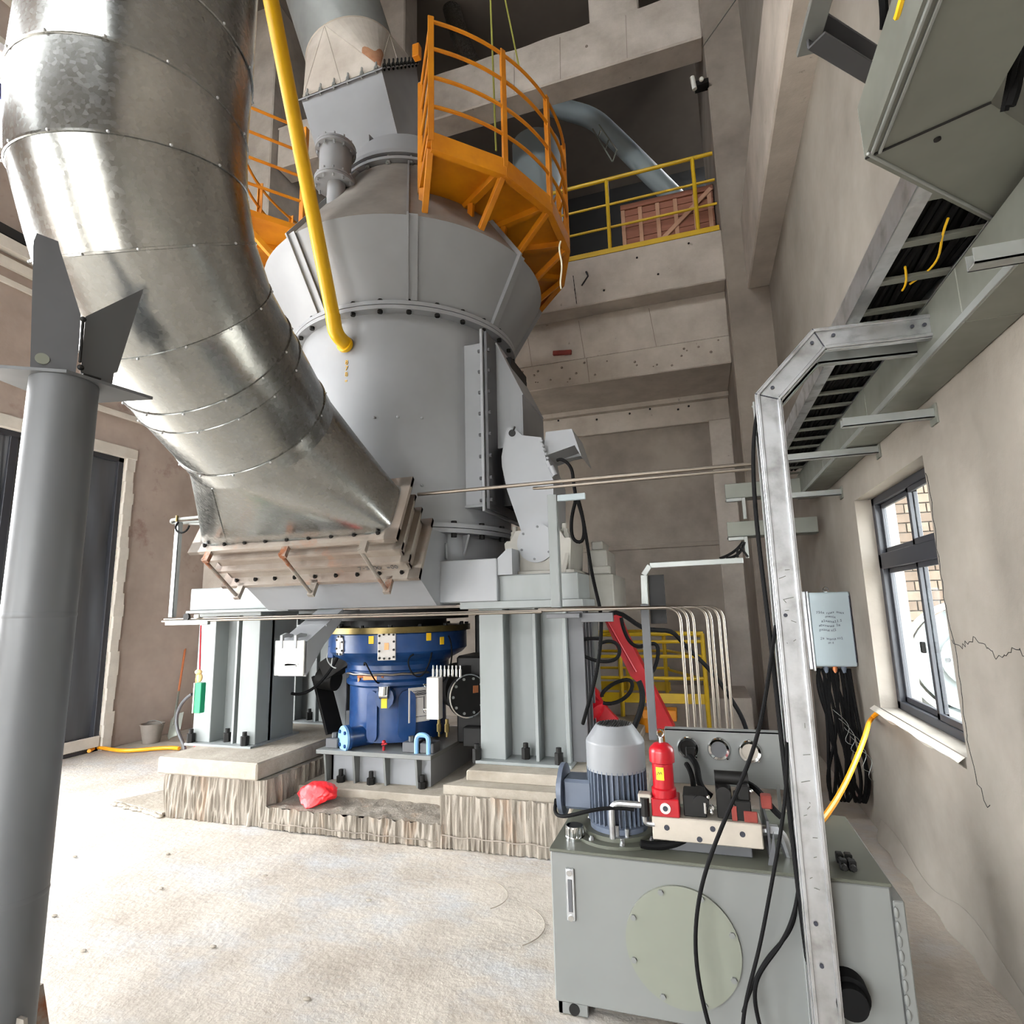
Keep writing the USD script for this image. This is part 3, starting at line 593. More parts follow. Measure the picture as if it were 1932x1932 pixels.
# legs
def leg(x0, x1, y0, y1, s):
    z0, z1 = .46, 1.62
    m = MB(); wl_, ribs = (x1-x0), []
    m.box(x0, y0, z0+.02, x0+.20, y1, z1, .004); m.box(x1-.03 if s > 0 else x1-.2, y0, z0+.02, x1, y1, z1, .004); m.box(x0, (y0+y1)/2-.09, z0+.02, x1, (y0+y1)/2-.06, z1, .0)
    l_ = obj('leg', m, 'leg_grey', ml)
    m = MB(); m.box((x0+.2+x1)/2-.012, y0, z0+.02, (x0+.2+x1)/2+.012, y1, z1, .002); obj('stiffener', m, 'leg_grey', l_)
    m = MB(); m.box(x0-.02, y0-.07, z0, x1+.02, y1+.07, z0+.022, .003); obj('base_plate', m, 'leg_grey', l_)
    m = MB(); m.box(x0-.0, y0-.02, z1-.02, x1+.02, y1, z1+.012, .003); obj('leg_plate', m, 'leg_grey', l_)
    for k, x in enumerate((x0-.02 if s > 0 else x0+.02, x0+.34, x1-.08)):
        m = MB(); y = y0-.035 if k != 1 else y0+.06; m.cyl((x, y, z0), (x, y, z0+.05), .033, n=6); m.cyl((x, y, z0+.05), (x, y, z0+.1), .033, n=6); m.cyl((x, y, z0+.1), (x, y, z0+.135), .02, n=10); obj('anchor_bolt', m, 'black_steel', l_)
leg(-4.50, -3.80, 4.30, 4.80, -1); leg(-1.68, -.98, 4.30, 4.80, 1); leg(-4.42, -3.72, 5.35, 5.75, -1); leg(-1.68, -.98, 5.25, 5.75, 1)
m = MB()
for y in (4.36, 4.46, 4.60, 4.72): m = MB(); m.box(-.98, y, .48, -.86, y+.02, 1.6, .002); obj('side_stiffener', m, 'dark_grey_paint', ml)
# reject chute with its hinged lid
m = MB(); A, B, C_, D_, E_ = (-3.077,4.150,1.634), (-2.784,4.150,1.550), (-2.822,3.900,1.352), (-2.860,3.700,1.142), (-2.871,3.700,1.397)
A, B, C_, D_, E_ = [V(-2.83, q[1], q[2]) for q in (A, B, C_, D_, E_)]
m.prism([A, B, C_, D_, E_], (-.25, 0, 0)); rc = obj('reject_chute', m, 'mill_grey', ml)
m = MB(); lx, ly, lz = -3.09, 3.675, 1.15; m.box(lx, ly-.012, lz, lx+.26, ly+.004, lz+.255, .003); lid = obj('chute_lid', m, 'white_paint', ml, label='white hinged lid on the reject chute')
m = MB(); m.bar((lx+.03, ly-.016, lz+.075), (lx+.22, ly-.016, lz+.085), .004, .014); m.bar((lx+.1, ly-.016, lz+.08), (lx+.2, ly-.016, lz+.074), .004, .02); obj('weld_scar', m, 'galv_dull', lid)
for x in (lx+.05, lx+.175):
    m = MB(); m.prism([(x, ly-.02, lz+.2), (x, ly-.02, lz+.295), (x, ly+.03, lz+.31), (x, ly+.1, lz+.30), (x, ly+.1, lz+.28), (x, ly+.0, lz+.275), (x, ly, lz+.2)], (.022, 0, 0)); obj('hinge', m, 'mill_grey', lid)
m = MB(); m.box(-3.10, 3.96, 1.555, -2.82, 4.02, 1.58, .002); m.box(-3.10, 3.92, 1.50, -2.82, 3.97, 1.515, .002)
for k in range(4): m.cyl((-3.05+.06*k, 3.93, 1.50), (-3.05+.06*k, 3.93, 1.475), .01, n=6)
obj('chute_flange', m, 'mill_grey', ml)
# head outlet box and nozzle
T0, T1, T2 = (-3.721,4.450,7.131), (-2.733,4.450,7.165), (-2.800,5.350,8.175); B0, B1, B2 = (-3.530,4.550,6.393), (-2.565,4.550,6.310), (-2.577,5.200,6.723)
T0, T1, T2, B0, B1, B2 = [V(*q) for q in (T0, T1, T2, B0, B1, B2)]; T3 = T0+(T2-T1); B3 = B0+(B2-B1)

m = MB(); m.loft([[B0, B1, B2, B3], [T0, T1, T2, T3]], cap=True); obj('outlet_box', m, 'mill_grey', ml, smooth=False)
m = MB(); cT = (T0+T1+T2+T3)/4; grow = lambda q, k, dz: cT+(q-cT)*k+V(0, 0, dz)
m.loft([[grow(q, 1.0, -.02) for q in (T0, T1, T2, T3)], [grow(q, 1.05, -.02) for q in (T0, T1, T2, T3)], [grow(q, 1.05, .0) for q in (T0, T1, T2, T3)], [grow(q, 1.0, .0) for q in (T0, T1, T2, T3)]]); of = obj('outlet_flange', m, 'mill_grey', ml, smooth=False)
for (a_, b_, n_) in ((T0, T1, 6), (T1, T2, 9)):
    for k in range(n_):
        q = grow(a_+(b_-a_)*(k+.6)/n_, 1.03, 0); m = MB(); m.cyl(q-V(0, 0, .04), q+V(0, 0, .09), .011, n=6); m.cyl(q+V(0, 0, .0), q+V(0, 0, .03), .022, n=6); obj('outlet_bolt', m, 'galv_dull' if n_ == 6 else 'black_steel', of)
m = MB(); q = (-2.932,4.600,6.466); m.bar((-2.870,4.500,6.435), (-2.890,4.550,6.223), .02, .10, hint=(0, 1, 0)); obj('box_stiffener', m, 'mill_grey', ml)
nz = (-2.863,3.953,5.327); nx_, ny_ = nz[0], nz[1]+.02
zt = lambda v, y: None
NZ0, NZ1, NZ2, NZ3 = (-2.909,4.020,5.303)[2], (-2.916,4.020,5.524)[2], (-2.941,4.020,5.586)[2], (-2.961,4.020,5.873)[2]
ox, oy = (-2.940,4.020,5.547)[0], 4.02
m = MB(); m.cyl((ox+.02, oy, NZ0-.2), (ox+.02, oy, NZ1), .085, n=28); m.cyl((ox, oy, NZ2), (ox, oy, NZ3), .145, n=32); noz = obj('inspection_nozzle', m, 'mill_grey', ml)
for z, r in ((NZ1, .185), (NZ3, .185)):
    m = MB(); m.cyl((ox, oy, z-.012), (ox, oy, z+.012), r, n=32); m.cyl((ox, oy, z+.016), (ox, oy, z+.036), r, n=32)
    for k in range(12): t = k*PI/6; m.cyl((ox+.165*math.cos(t), oy+.165*math.sin(t), z-.045), (ox+.165*math.cos(t), oy+.165*math.sin(t), z+.07), .009, n=6)
    obj('nozzle_flange', m, 'mill_grey', noz)

# outlet duct above the head
od = thing('outlet_duct', 'rusty-footed metal outlet duct rising from the top of the mill', 'duct', tuple(cT))
O0, O1 = V(*(-3.435,4.950,8.050)), V(*(-3.616,4.800,8.786)); od_dir = unit(O1-O0)
def circ(c, nrm, r, n=32, x0=(1, 0, 0)):
    d, a, b = frame(nrm, x0); t = np.arange(n)*2*PI/n; return c+r*(np.cos(t)[:, None]*b+np.sin(t)[:, None]*a)
OR = .53
m = MB(); m.loft([circ(O0, od_dir, OR, 48), circ(O0+od_dir*3.5, od_dir, OR, 48)]); obj('duct_segment', m, 'galv_dull', od)
sq = []
cs = [grow(q, .97, .012) for q in (T0, T1, T2, T3)]
for k in range(4): sq += [cs[k]*(1-q)+cs[(k+1) % 4]*q for q in np.arange(12)/12]
sq = np.array(sq); best = None
for sg in (1, -1):
    for k in range(48):
        rr = np.roll(circ(O0, od_dir, OR, 48)[::sg], k, 0); e = ((rr-sq)**2).sum()
        if best is None or e < best[0]: best = (e, rr)
ringp = best[1]; m = MB()
for k in range(4):
    a_, b_ = cs[k], cs[(k+1) % 4]; mid = ringp[(12*k+6) % 48]; m.add([a_, b_, mid], [[0, 1, 2]])
    if k == 0:
        rp_ = MB(); out_ = unit(b_-cT)*.006
        for q in range(12): rp_.add([b_+out_, b_+out_+(ringp[(12*k+7+q) % 48]-b_)*(.36+.05*math.sin(q*.9)), b_+out_+(ringp[(12*k+6+q) % 48]-b_)*(.36+.05*math.sin(q*.9-.9))], [[0, 1, 2]])
    for q in range(12): m.add([b_, ringp[(12*k+6+q+1) % 48], ringp[(12*k+6+q) % 48]], [[0, 1, 2]])
trn = obj('square_to_round', m, 'pale_steel', od, smooth=False, label='rust-stained square-to-round piece')
obj('rust_patch', rp_, 'rust', trn, smooth=False)
m = MB()
for k in range(4):
    mid = ringp[(12*k+6) % 48]
    for c_ in (cs[k], cs[(k+1) % 4], (cs[k]+cs[(k+1) % 4])/2): m.tube([c_, mid], .006, 5)
m.loft([circ(O0+od_dir*h, od_dir, OR+r, 48) for h, r in ((-.01, 0), (0, .012), (.01, 0))]); obj('weld_seam', m, 'pale_steel', trn)
# dark reflective duct and drum higher up
m = MB(); m.tube(spline([(-3.656,7.900,13.174), (-3.496,8.000,12.417), (-3.277,8.000,11.540), (-3.033,8.200,10.887)], 16), .16, 16); single('bent_duct', 'slim shiny bent duct rising behind the upper beam, left of the two', 'duct', m, 'galv_sheet')
m = MB(); m.tube(spline([(-0.382,7.900,11.740), (-0.589,8.000,11.331), (-0.799,8.100,10.911)], 12), .07, 12); single('bent_duct', 'thin shiny duct crossing the dark opening at the very top', 'duct', m, 'galv_sheet')

# yellow air pipe
yp = thing('yellow_pipe', 'long bright yellow pipe slanting down into the side of the mill body', 'pipe', (-2.75, 3.9, 3.85))
Y0, Y1 = V(-2.745, 3.80, 4.0), V(-2.72, 2.53, 7.0)
m = MB(); m.tube([Y0, Y1], .058, 24); obj('pipe_run', m, 'yellow_pipe', yp)
m = MB(); m.tube(bend([Y0+(Y1-Y0)*.02, Y0+V(0, .02, -.085), (-2.735, 3.99, 3.87)], .09, 8), .062, 24); m.cyl((-2.738, 3.93, 3.875), (-2.737, 3.955, 3.873), .072, n=24); obj('pipe_elbow', m, 'yellow_pipe', yp)

# ================================================================== YELLOW RING PLATFORM AROUND THE HEAD
PZ0, RI, RO = 5.28, 1.08, 1.72
pf = thing('ring_platform', 'orange-yellow ring platform with curved guard rails around the mill head', 'platform', (MX, MY, PZ0))
ANG = [-56, -34, -13, 8, 29, 50, 71, 92, 113, 134, 155, 174, 193, 212, 231]
for i in range(len(ANG)-1):
    a0, a1 = ANG[i], ANG[i+1]
    m = MB(); m.prism([mp(a0, RI, PZ0), mp(a0, RO, PZ0), mp(a1, RO, PZ0), mp(a1, RI, PZ0)], (0, 0, .012)); obj('deck_plate', m, 'orange_yellow', pf)
    m = MB(); m.bar(mp(a0, RO, PZ0-.04), mp(a1, RO, PZ0-.04), .012, .16); m.bar(mp(a0, RO-.03, PZ0-.11), mp(a1, RO-.03, PZ0-.11), .06, .01); m.bar(mp(a0, RO-.03, PZ0+.04), mp(a1, RO-.03, PZ0+.04), .06, .01); obj('fascia_channel', m, 'orange_yellow', pf)
for a in ANG:
    m = MB(); m.bar(mp(a, RI, PZ0-.03), mp(a, RO, PZ0-.03), .06, .06); m.bar(mp(a, RO-.04, PZ0-.08), mp(a, 1.20, PZ0-.52), .05, .05); m.bar(mp(a, RI+.12, PZ0-.06), mp(a, RI+.08, PZ0-.42), .05, .05); obj('bracket', m, 'orange_yellow', pf)
    m = MB(); m.bar(mp(a, RO, PZ0-.04), mp(a, RO, PZ0+1.12), .05, .012, hint=mp(a, 1, 0)-mp(a, 0, 0)); m.bar(mp(a, RO-.02, PZ0-.04), mp(a, RO-.02, PZ0+1.12), .012, .05, hint=mp(a, 1, 0)-mp(a, 0, 0)); obj('guard_post', m, 'orange_yellow', pf)
for a in (ANG[0], ANG[-1]):
    m = MB(); m.bar(mp(a, RI+.02, PZ0-.1), mp(a, RI+.02, PZ0+1.1), .05, .05); obj('guard_post', m, 'orange_yellow', pf)
    for h in (1.08, .82, .55, .28):
        m = MB(); m.tube([mp(a, RI+.02, PZ0+h), mp(a, RO, PZ0+h)], .014, 8); obj('end_rail', m, 'orange_yellow', pf)
for h in (1.08, .82, .55, .28):
    m = MB(); m.tube([mp(a, RO-.01, PZ0+h) for a in np.linspace(ANG[0], ANG[-1], 110)], .015, 8); obj('curved_rail', m, 'orange_yellow', pf)
m = MB(); q = (-2.036,3.900,6.513); m.box(q[0]-.03, q[1]-.03, q[2]-.07, q[0]+.035, q[1]+.03, q[2]+.06); obj('gate_hinge', m, 'orange_yellow', pf)

# ================================================================== UPPER STOREY AT THE BACK
gr = thing('guard_rail', 'yellow tube guard rail along the edge of the upper back floor', 'guard rail', (-2, YB, 6.22))
m = MB(); m.box(-6.2, YB-.0, 6.22, .58, YB+.012, 6.29, .002); obj('toe_plate', m, 'rail_yellow', gr)
for x in (.33, -.79, -1.91, -3.03, -4.15, -5.27): m = MB(); m.cyl((x, YB+.03, 6.22), (x, YB+.03, 7.33), .026, n=12); obj('rail_post', m, 'rail_yellow', gr)
for z, r in ((7.33, .026), (6.95, .017), (6.61, .017)): m = MB(); m.tube([(-6.2, YB+.03, z), (.58, YB+.03, z)], r, 10); obj('rail', m, 'rail_yellow', gr)
cr = thing('wooden_crate', 'red-brown wooden crate with pale battens behind the upper guard rail', 'crate', (-.02, 7.9, 6.21))
cx0, cx1, cy0, cz0, cz1 = -.66, .58, 7.55, 6.21, (-0.657,7.550,7.266)[2]
for k in range(6):
    z = cz0+(cz1-cz0)*k/6; m = MB(); m.box(cx0, cy0, z+.004, cx1, cy0+.02, z+(cz1-cz0)/6-.004, .002); obj('plank', m, 'crate_wood', cr)
m = MB(); m.box(cx0, cy0+.02, cz0, cx1, cy0+.9, cz1, .004); obj('crate_body', m, 'crate_wood', cr)
for x in (cx0+.02, cx0+.26, cx0+.5, cx0+.74, cx0+1.0, cx1-.05): m = MB(); m.box(x-.028, cy0-.02, cz0, x+.028, cy0, cz1-.08, .003); obj('batten', m, 'batten_wood', cr)
m = MB(); m.bar((cx0+.12, cy0-.03, cz0+.03), (cx1-.02, cy0-.03, cz1-.06), .02, .06); obj('batten', m, 'batten_wood', cr)
m = MB(); m.box(cx0-.01, cy0-.03, cz1-.08, cx1+.01, cy0+.92, cz1, .004); obj('crate_lid', m, 'crate_wood', cr)
m = MB(); m.tube(bend([(-1.909,8.900,10.629), (-1.154,8.900,10.139), (-0.641,8.900,9.364), (0.036,8.900,8.300), (0.299,8.900,7.881)], .3, 6), .165, 24); single('inclined_duct', 'grey inclined duct running down behind the wooden crate', 'duct', m, 'silo_grey')
m = MB(); c = (-2.149,8.600,9.356); m.cyl((c[0], c[1], 6.2), (c[0], c[1], 9.6), .42, n=32); single('upright_vessel', 'pale blue-grey upright vessel on the upper floor behind the platform', 'vessel', m, 'silo_grey')
lf = thing('hanging_ladder', 'thin steel ladder frame hanging below the inclined duct', 'frame', (-0.918,8.500,9.008))
m = MB(); m.bar((-1.131,8.500,9.549), (-0.839,8.500,8.835), .02, .02); obj('stringer', m, 'galv_dim', lf)
m = MB(); m.bar((-1.021,8.500,9.595), (-0.743,8.500,9.005), .02, .02); obj('stringer', m, 'galv_dim', lf)
for a, b in (((-1.052,8.500,9.330), (-1.000,8.500,9.476)), ((-0.941,8.500,9.074), (-0.878,8.500,9.256)), ((-0.831,8.500,8.833), (-0.760,8.500,9.020))): m = MB(); m.bar(a, b, .018, .018); obj('rung', m, 'galv_dim', lf)
for k, (z0, l) in enumerate(((6.35, 'lower'), (6.55, 'upper'))):
    m = MB(); m.tube([(-1.6, 8.1, z0), (-.66, 8.1, z0)], .03, 8); single('pale_pipe', f'{l} of two pale pipes lying left of the wooden crate', 'pipe', m, 'galv_dull')
lp = thing('lamp_bracket', 'small lamp on a bracket high on the corner column', 'lamp', (0.445,6.960,8.295))
q = V(*(0.460,6.960,8.314)); m = MB(); m.box(q[0]-.02, q[1]-.04, q[2]-.03, .61, q[1]+.09, q[2]+.04); obj('lamp_body', m, 'black_steel', lp); m = MB(); m.cyl(q+V(-.03, -.08, -.12), q+V(-.05, -.1, .05), .03, n=14); m.ball(q+V(.06, -.1, -.02), .03, 1); obj('lamp_glass', m, 'white_paint', lp)
m = MB(); m.tube([(0.582,6.950,8.864), (0.741,6.200,8.349), (0.875,5.600,7.947)], .006, 5); single('steel_wire', 'thin steel wire strung from the corner column towards the right wall', 'wire', m, 'galv_dim')
for u0, u1, v1, y, l in ((924, 935, 285, 4.6, 'left'), (948, 982, 130, 5.0, 'right')):
    m = MB(); a = ((-1.571,4.600,7.964), (-1.546,4.600,5.953)) if l == 'left' else ((-1.641,5.200,8.736), (-1.454,5.200,7.460)); m.tube([a[0], a[1]], .010, 6); single('hanging_rope', f'{l} of two thin yellow-green ropes hanging above the platform', 'rope', m, 'sling')
m = MB(); m.tube(spline([(-0.869,4.200,4.569), (-0.882,4.200,4.476), (-0.869,4.200,4.354), (-0.882,4.200,4.239), (-0.882,4.200,4.145)], 14), .007, 5); single('white_rope', 'short white rope dangling from the platform edge by the guard rail', 'rope', m, 'rope_white')
m = MB(); q = V(*(-1.556,7.300,5.066)); m.obox(q, (.13, .03, .03), (V(.99, 0, -.1), V(0, 1, 0), V(.1, 0, .99)), .004); single('red_brick', 'single red brick stuck on the recessed concrete band', 'brick', m, 'brick_red')

# ================================================================== GEARBOX UNDER THE MILL
GX, GY = -2.75, 4.95
def gp(a, r, z): t = math.radians(a); return V(GX+r*math.cos(t), GY+r*math.sin(t), z)
def gax(a): t = math.radians(a); return V(math.cos(t), math.sin(t), 0), V(-math.sin(t), math.cos(t), 0), V(0, 0, 1)
gb = thing('gearbox', 'big blue gearbox with white cover plates standing under the mill', 'gearbox', (GX, GY, .46))
m = MB(); m.lathe([(.0, 1.42), (.63, 1.42), (.64, 1.41), (.64, 1.26), (.60, 1.22), (.50, 1.17)], (GX, GY, 0), 64); uh = obj('upper_housing', m, 'gear_blue', gb)
m = MB(); m.lathe([(.50, 1.18), (.47, 1.14), (.47, 1.10), (.485, 1.09), (.485, 1.06), (.45, 1.05), (.45, 1.02), (.47, 1.0), (.47, .97), (.44, .95), (.44, .50), (0, .50)], (GX, GY, 0), 64); lh = obj('lower_housing', m, 'gear_blue', gb)
m = MB(); m.lathe([(.60, 1.42), (.675, 1.42), (.675, 1.47), (.60, 1.47), (.0, 1.47)], (GX, GY, 0), 64); br = obj('brass_ring', m, 'brass', gb)
for k in range(16): m = MB(); m.cyl(gp(k*22.5, .64, 1.47), gp(k*22.5, .64, 1.49), .018, n=6); obj('ring_bolt', m, 'black_steel', br)
m = MB(); m.lathe([(.66, 1.53), (.66, 1.62), (.5, 1.62)], (GX, GY, 0), 48); m.cyl((GX, GY, 1.47), (GX, GY, 1.62), .45, n=32); obj('output_table', m, 'black_steel', gb)
def plate(a, z, w, h, r, material, name, parent, bolts=0, rounded=False, th=.02):
    n_, s_, u_ = gax(a); c = gp(a, r, z)
    m = MB()
    if rounded: m.hull([c+s_*(i*(w/2-w/2)+w/2*math.cos(t))+u_*(j*(h/2-w/2)+w/2*math.sin(t))+n_*k for i in (-1, 1) for j in (-1, 1) for t in np.linspace(0, 2*PI, 13) for k in (0, th)])
    else: m.obox(c+n_*th/2, (th/2, w/2, h/2), (n_, s_, u_), .004)
    p = obj(name, m, material, parent)
    if bolts:
        for k in range(bolts):
            t = 2*PI*k/bolts+.3; q = c+s_*w*.40*math.copysign(1, math.cos(t))*min(1, abs(math.cos(t))*1.4)+u_*h*.43*math.copysign(1, math.sin(t))*min(1, abs(math.sin(t))*1.3); m = MB(); m.cyl(q+n_*th, q+n_*(th+.008), .010, n=6); obj('bolt', m, 'black_steel', p)
    return p, c, n_, s_, u_
p, c, n_, s_, u_ = plate(-112, 1.325, .10, .17, .63, 'label_white', 'cover_plate', gb, 8, True)
m = MB(); m.obox(c+n_*.023, (.002, .014, .03), (n_, s_, u_), 0); obj('tag', m, 'pale_plate', p)
p, c, n_, s_, u_ = plate(-70, 1.315, .15, .23, .63, 'label_white', 'cover_plate', gb, 12)
m = MB(); m.obox(c+n_*.023, (.002, .018, .028), (n_, s_, u_), 0); obj('tag', m, 'copper', p)
for a, z in ((-82, 1.37), (-38, 1.38), (-26, 1.34)): plate(a, z, .045, .065, .64, 'label_yellow', 'sticker', gb, th=.004)
p, c, n_, s_, u_ = plate(-38.5, .80, .20, .29, .45, 'label_white', 'name_plate', gb, th=.008)
m = MB(); g_ = c+n_*.011
for dz in (-.10, .09): m.obox(g_+u_*dz, (.0015, .07, .002), (n_, s_, u_), 0)
for ds in (-.04, .045): m.obox(g_+s_*ds-u_*.005, (.0015, .003, .07), (n_, s_, u_), 0)
for k in range(7): m.obox(g_+u_*(.115-.006*k)+s_*(.01*(k % 3)), (.0015, .06-.008*(k % 3), .0015), (n_, s_, u_), 0)
m.obox(g_+u_*.06, (.0015, .035, .002), (n_, s_, u_), 0); m.obox(g_+s_*.085-u_*.11, (.0015, .012, .012), (n_, s_, u_), 0)
obj('plate_print', m, 'ink', p)
for a, w in ((-90, .10), (-52, .15)): plate(a, .72, w, .42, .435, 'gear_blue', 'housing_rib', lh, 0, True, .03)
p, c, n_, s_, u_ = plate(-74, .88, .16, .14, .44, 'gear_blue', 'breather_block', gb, 0, True, .09)
m = MB(); q = c+n_*.1+u_*.03; m.cyl(q-s_*.035, q+s_*.035-n_*.0, .035, n=16); m.cyl(q+u_*.07, q-u_*.0, .05, n=20); obj('breather_cap', m, 'chrome', p)
m = MB(); m.obox(c+n_*.093-u_*.04, (.003, .025, .04), (n_, s_, u_), 0); obj('sticker', m, 'label_yellow', p)
# light blue blind flange at the foot, left
n2 = unit(V(-.55, -.83, 0)); q = V(*(-2.965,4.420,0.547)); m = MB(); m.cyl(q, q+n2*.02, .105, n=32); bf = obj('blind_flange', m, 'light_blue', gb)
m = MB(); m.cyl(q-n2*.24, q, .085, n=28); m.cyl(q-n2*.03, q-n2*.005, .105, n=32); obj('oil_port', m, 'gear_blue', gb)
for k in range(4): t = k*PI/2+.78; w_ = q+n2*.02+unit(np.cross(n2, V(0, 0, 1)))*.075*math.cos(t)+V(0, 0, .075*math.sin(t)); m = MB(); m.cyl(w_, w_+n2*.012, .016, n=6); obj('bolt', m, 'gear_blue', bf)
q = V(*(-2.235,4.420,0.529)); m = MB(); m.tube(bend([q+V(-.055, 0, -.08), q+V(-.055, 0, .075), q+V(.055, 0, .075), q+V(.055, 0, -.08)], .05, 6), .02, 8); obj('lifting_shackle', m, 'light_blue', gb)
q = V(*(-2.608,4.450,0.476)); m = MB(); m.cyl(q+V(0, 0, -.05), q+V(0, 0, .02), .012, n=8); m.bar(q+V(-.02, 0, .03), q+V(.03, 0, .04), .02, .014); m.ball(q+V(.0, 0, .05), .018, 1); obj('drain_valve', m, 'red_paint', gb)
for pts in (([gp(-97, .50, 1.15), gp(-90, .56, 1.16), gp(-84, .54, 1.05), gp(-82, .46, 1.0)]), ([gp(-35, .62, 1.32), gp(-37, .62, 1.15), gp(-45, .6, 1.05), gp(-52, .58, 1.12), gp(-50, .64, 1.24)]), ([gp(-20, .65, 1.38), gp(-19, .68, 1.25), gp(-22, .66, 1.05), gp(-26, .62, .98)])):
    m = MB(); m.tube(spline(pts, 20), .007, 6); obj('cable', m, 'black_rubber', gb)
m = MB(); m.tube([gp(a, .5, 1.07+.003*math.sin(a*.3)) for a in np.linspace(-125, -30, 30)], .010, 8); obj('oil_line', m, 'stainless', gb)
q = V(*(-2.813,4.500,1.046)); m = MB(); m.box(q[0]-.04, q[1], q[2]-.03, q[0]+.1, q[1]+.04, q[2]+.02); m.cyl(q+V(-.1, .02, 0), q+V(.16, .02, .0), .014, n=10); m.cyl(q+V(-.09, .02, -.05), q+V(-.09, .02, .06), .012, n=8); obj('oil_distributor', m, 'copper', gb)
sb = thing('gearbox_stand', 'ribbed grey steel stand under the blue gearbox', 'stand', (GX, GY, .2))
m = MB(); m.box(-3.21, 4.36, .425, -2.13, 5.5, .46, .003); obj('top_plate', m, 'tank_grey', sb)
m = MB(); m.box(-3.12, 4.46, .2, -2.2, 4.48, .425, .0); m.box(-3.12, 4.46, .2, -3.1, 5.4, .425, 0); m.box(-2.2, 4.46, .2, -2.18, 5.4, .425, 0); obj('web', m, 'mill_grey', sb)
for x in (-3.14, -2.86, -2.57, -2.28): m = MB(); m.prism([(x, 4.37, .425), (x, 4.46, .425), (x, 4.46, .2), (x, 4.40, .2)], (.018, 0, 0)); obj('rib', m, 'tank_grey', sb)
for x in (-2.7, -2.23, -2.99): m = MB(); m.cyl((x, 4.41, .2), (x, 4.41, .25), .035, n=6); m.cyl((x, 4.41, .25), (x, 4.41, .30), .02, n=8); obj('anchor_bolt', m, 'black_steel', sb)
for x, z in ((-3.1, .46), (-2.36, .46), (-2.2, .46)): m = MB(); m.box(x-.06, 4.42, z, x+.06, 4.56, z+.08, .006); m.cyl((x, 4.47, z+.08), (x, 4.47, z+.12), .025, n=6); obj('clamp_block', m, 'dark_grey_paint', sb)
# input side: pale junction panel, dark flange and motor
mt = thing('drive_motor', 'dark flanged drive motor just right of the blue gearbox', 'motor', (-1.95, 5.05, .46))
m = MB(); m.cyl((-2.20, 5.05, .92), (-1.98, 4.78, .92), .20, n=36); obj('bell_housing', m, 'black_steel', mt)
m = MB(); n3 = unit(V(.75, -.66, 0)); q = V(*(-1.925,4.660,0.882)); m.cyl(q-n3*.05, q, .175, n=36); ff = obj('end_flange', m, 'black_steel', mt)
m = MB(); m.lathe([(.170, 0), (.180, .004), (.170, .008)], q, 40, axis=n3); obj('flange_rim', m, 'chrome', ff)
s3 = unit(np.cross(n3, V(0, 0, 1)))
for k in range(10): t = k*PI/5; w_ = q+s3*.145*math.cos(t)+V(0, 0, .145*math.sin(t)); m = MB(); m.cyl(w_, w_+n3*.012, .012, n=6); obj('bolt', m, 'galv_dull', ff)
m = MB(); m.bar(q+n3*.006-s3*.09+V(0, 0, .05), q+n3*.006-s3*.04+V(0, 0, .05), .06, .004, hint=n3); obj('tag', m, 'copper', ff)
m = MB(); m.box(-2.06, 5.15, .46, -1.70, 6.2, 1.56, .02); m.box(-2.1, 4.8, .46, -1.72, 5.2, 1.2, .02); m.box(-2.0, 4.7, .46, -1.78, 4.8, .62, .01); obj('motor_body', m, 'black_steel', mt)
jb = thing('junction_panel', 'pale upright junction panel with a comb of cable glands beside the gearbox', 'panel', (-2.14, 4.42, .73))
m = MB(); m.box(-2.19, 4.40, .73, -2.08, 4.48, 1.06, .004); obj('panel_box', m, 'label_white', jb)
for k in range(8): m = MB(); x = -2.16+.035*k; m.cyl((x, 4.47, 1.06), (x, 4.47, 1.12), .011, n=8); m.cyl((x, 4.47, 1.12), (x, 4.47, 1.15), .007, n=8); obj('cable_gland', m, 'chrome', jb)
for x in (-2.10, -2.03): m = MB(); m.cyl((x, 4.45, .73), (x, 4.45, .66), .014, n=8); m.cyl((x, 4.45, .69), (x, 4.45, .63), .02, n=6); m.cyl((x, 4.45, .64), (x, 4.45, .59), .009, n=8); obj('brass_nozzle', m, 'brass', jb)
for z in (.80, 1.0): m = MB(); m.tube(bend([(-2.19, 4.43, z), (-2.23, 4.43, z), (-2.23, 4.45, z-.02)], .01), .008, 6); obj('handle', m, 'chrome', jb)
fe = thing('discharge_frame', 'dark discharge frame with a square opening behind the left mill leg', 'frame', (-3.55, 5.2, .46))
m = MB(); y = 5.25
for a, b, c_, d_ in ((-3.75, -3.52, .46, 1.1), (-3.52, -3.30, .46, .62), (-3.52, -3.30, .92, 1.12), (-3.30, -3.18, .46, 1.3)): m.box(a, y, c_, b, y+.03, d_, .004)
obj('panel', m, 'mill_grey', fe)
m = MB(); m.box(-3.54, y+.03, .6, -3.28, y+.3, .95, .02); obj('opening', m, 'black_steel', fe)
m = MB(); m.bar((-3.62, 4.95, 1.0), (-3.40, 4.9, .48), .2, .03); m.cyl((-3.58, 4.9, .98), (-3.4, 4.9, .96), .1, n=20); m.bar((-3.5, 4.9, 1.05), (-3.1, 4.9, 1.28), .2, .18); obj('tipping_arm', m, 'black_steel', fe)
m = MB(); m.tube(spline([(-3.75, 4.7, .86), (-3.6, 4.7, .87), (-3.42, 4.7, .98), (-3.25, 4.7, 1.2), (-3.2, 4.7, 1.35)], 20), .014, 8); obj('hose', m, 'black_rubber', fe)
sn = thing('sensor_box', 'small blue sensor box with dangling cable left of the gearbox top', 'sensor', (-3.180,4.500,1.189))
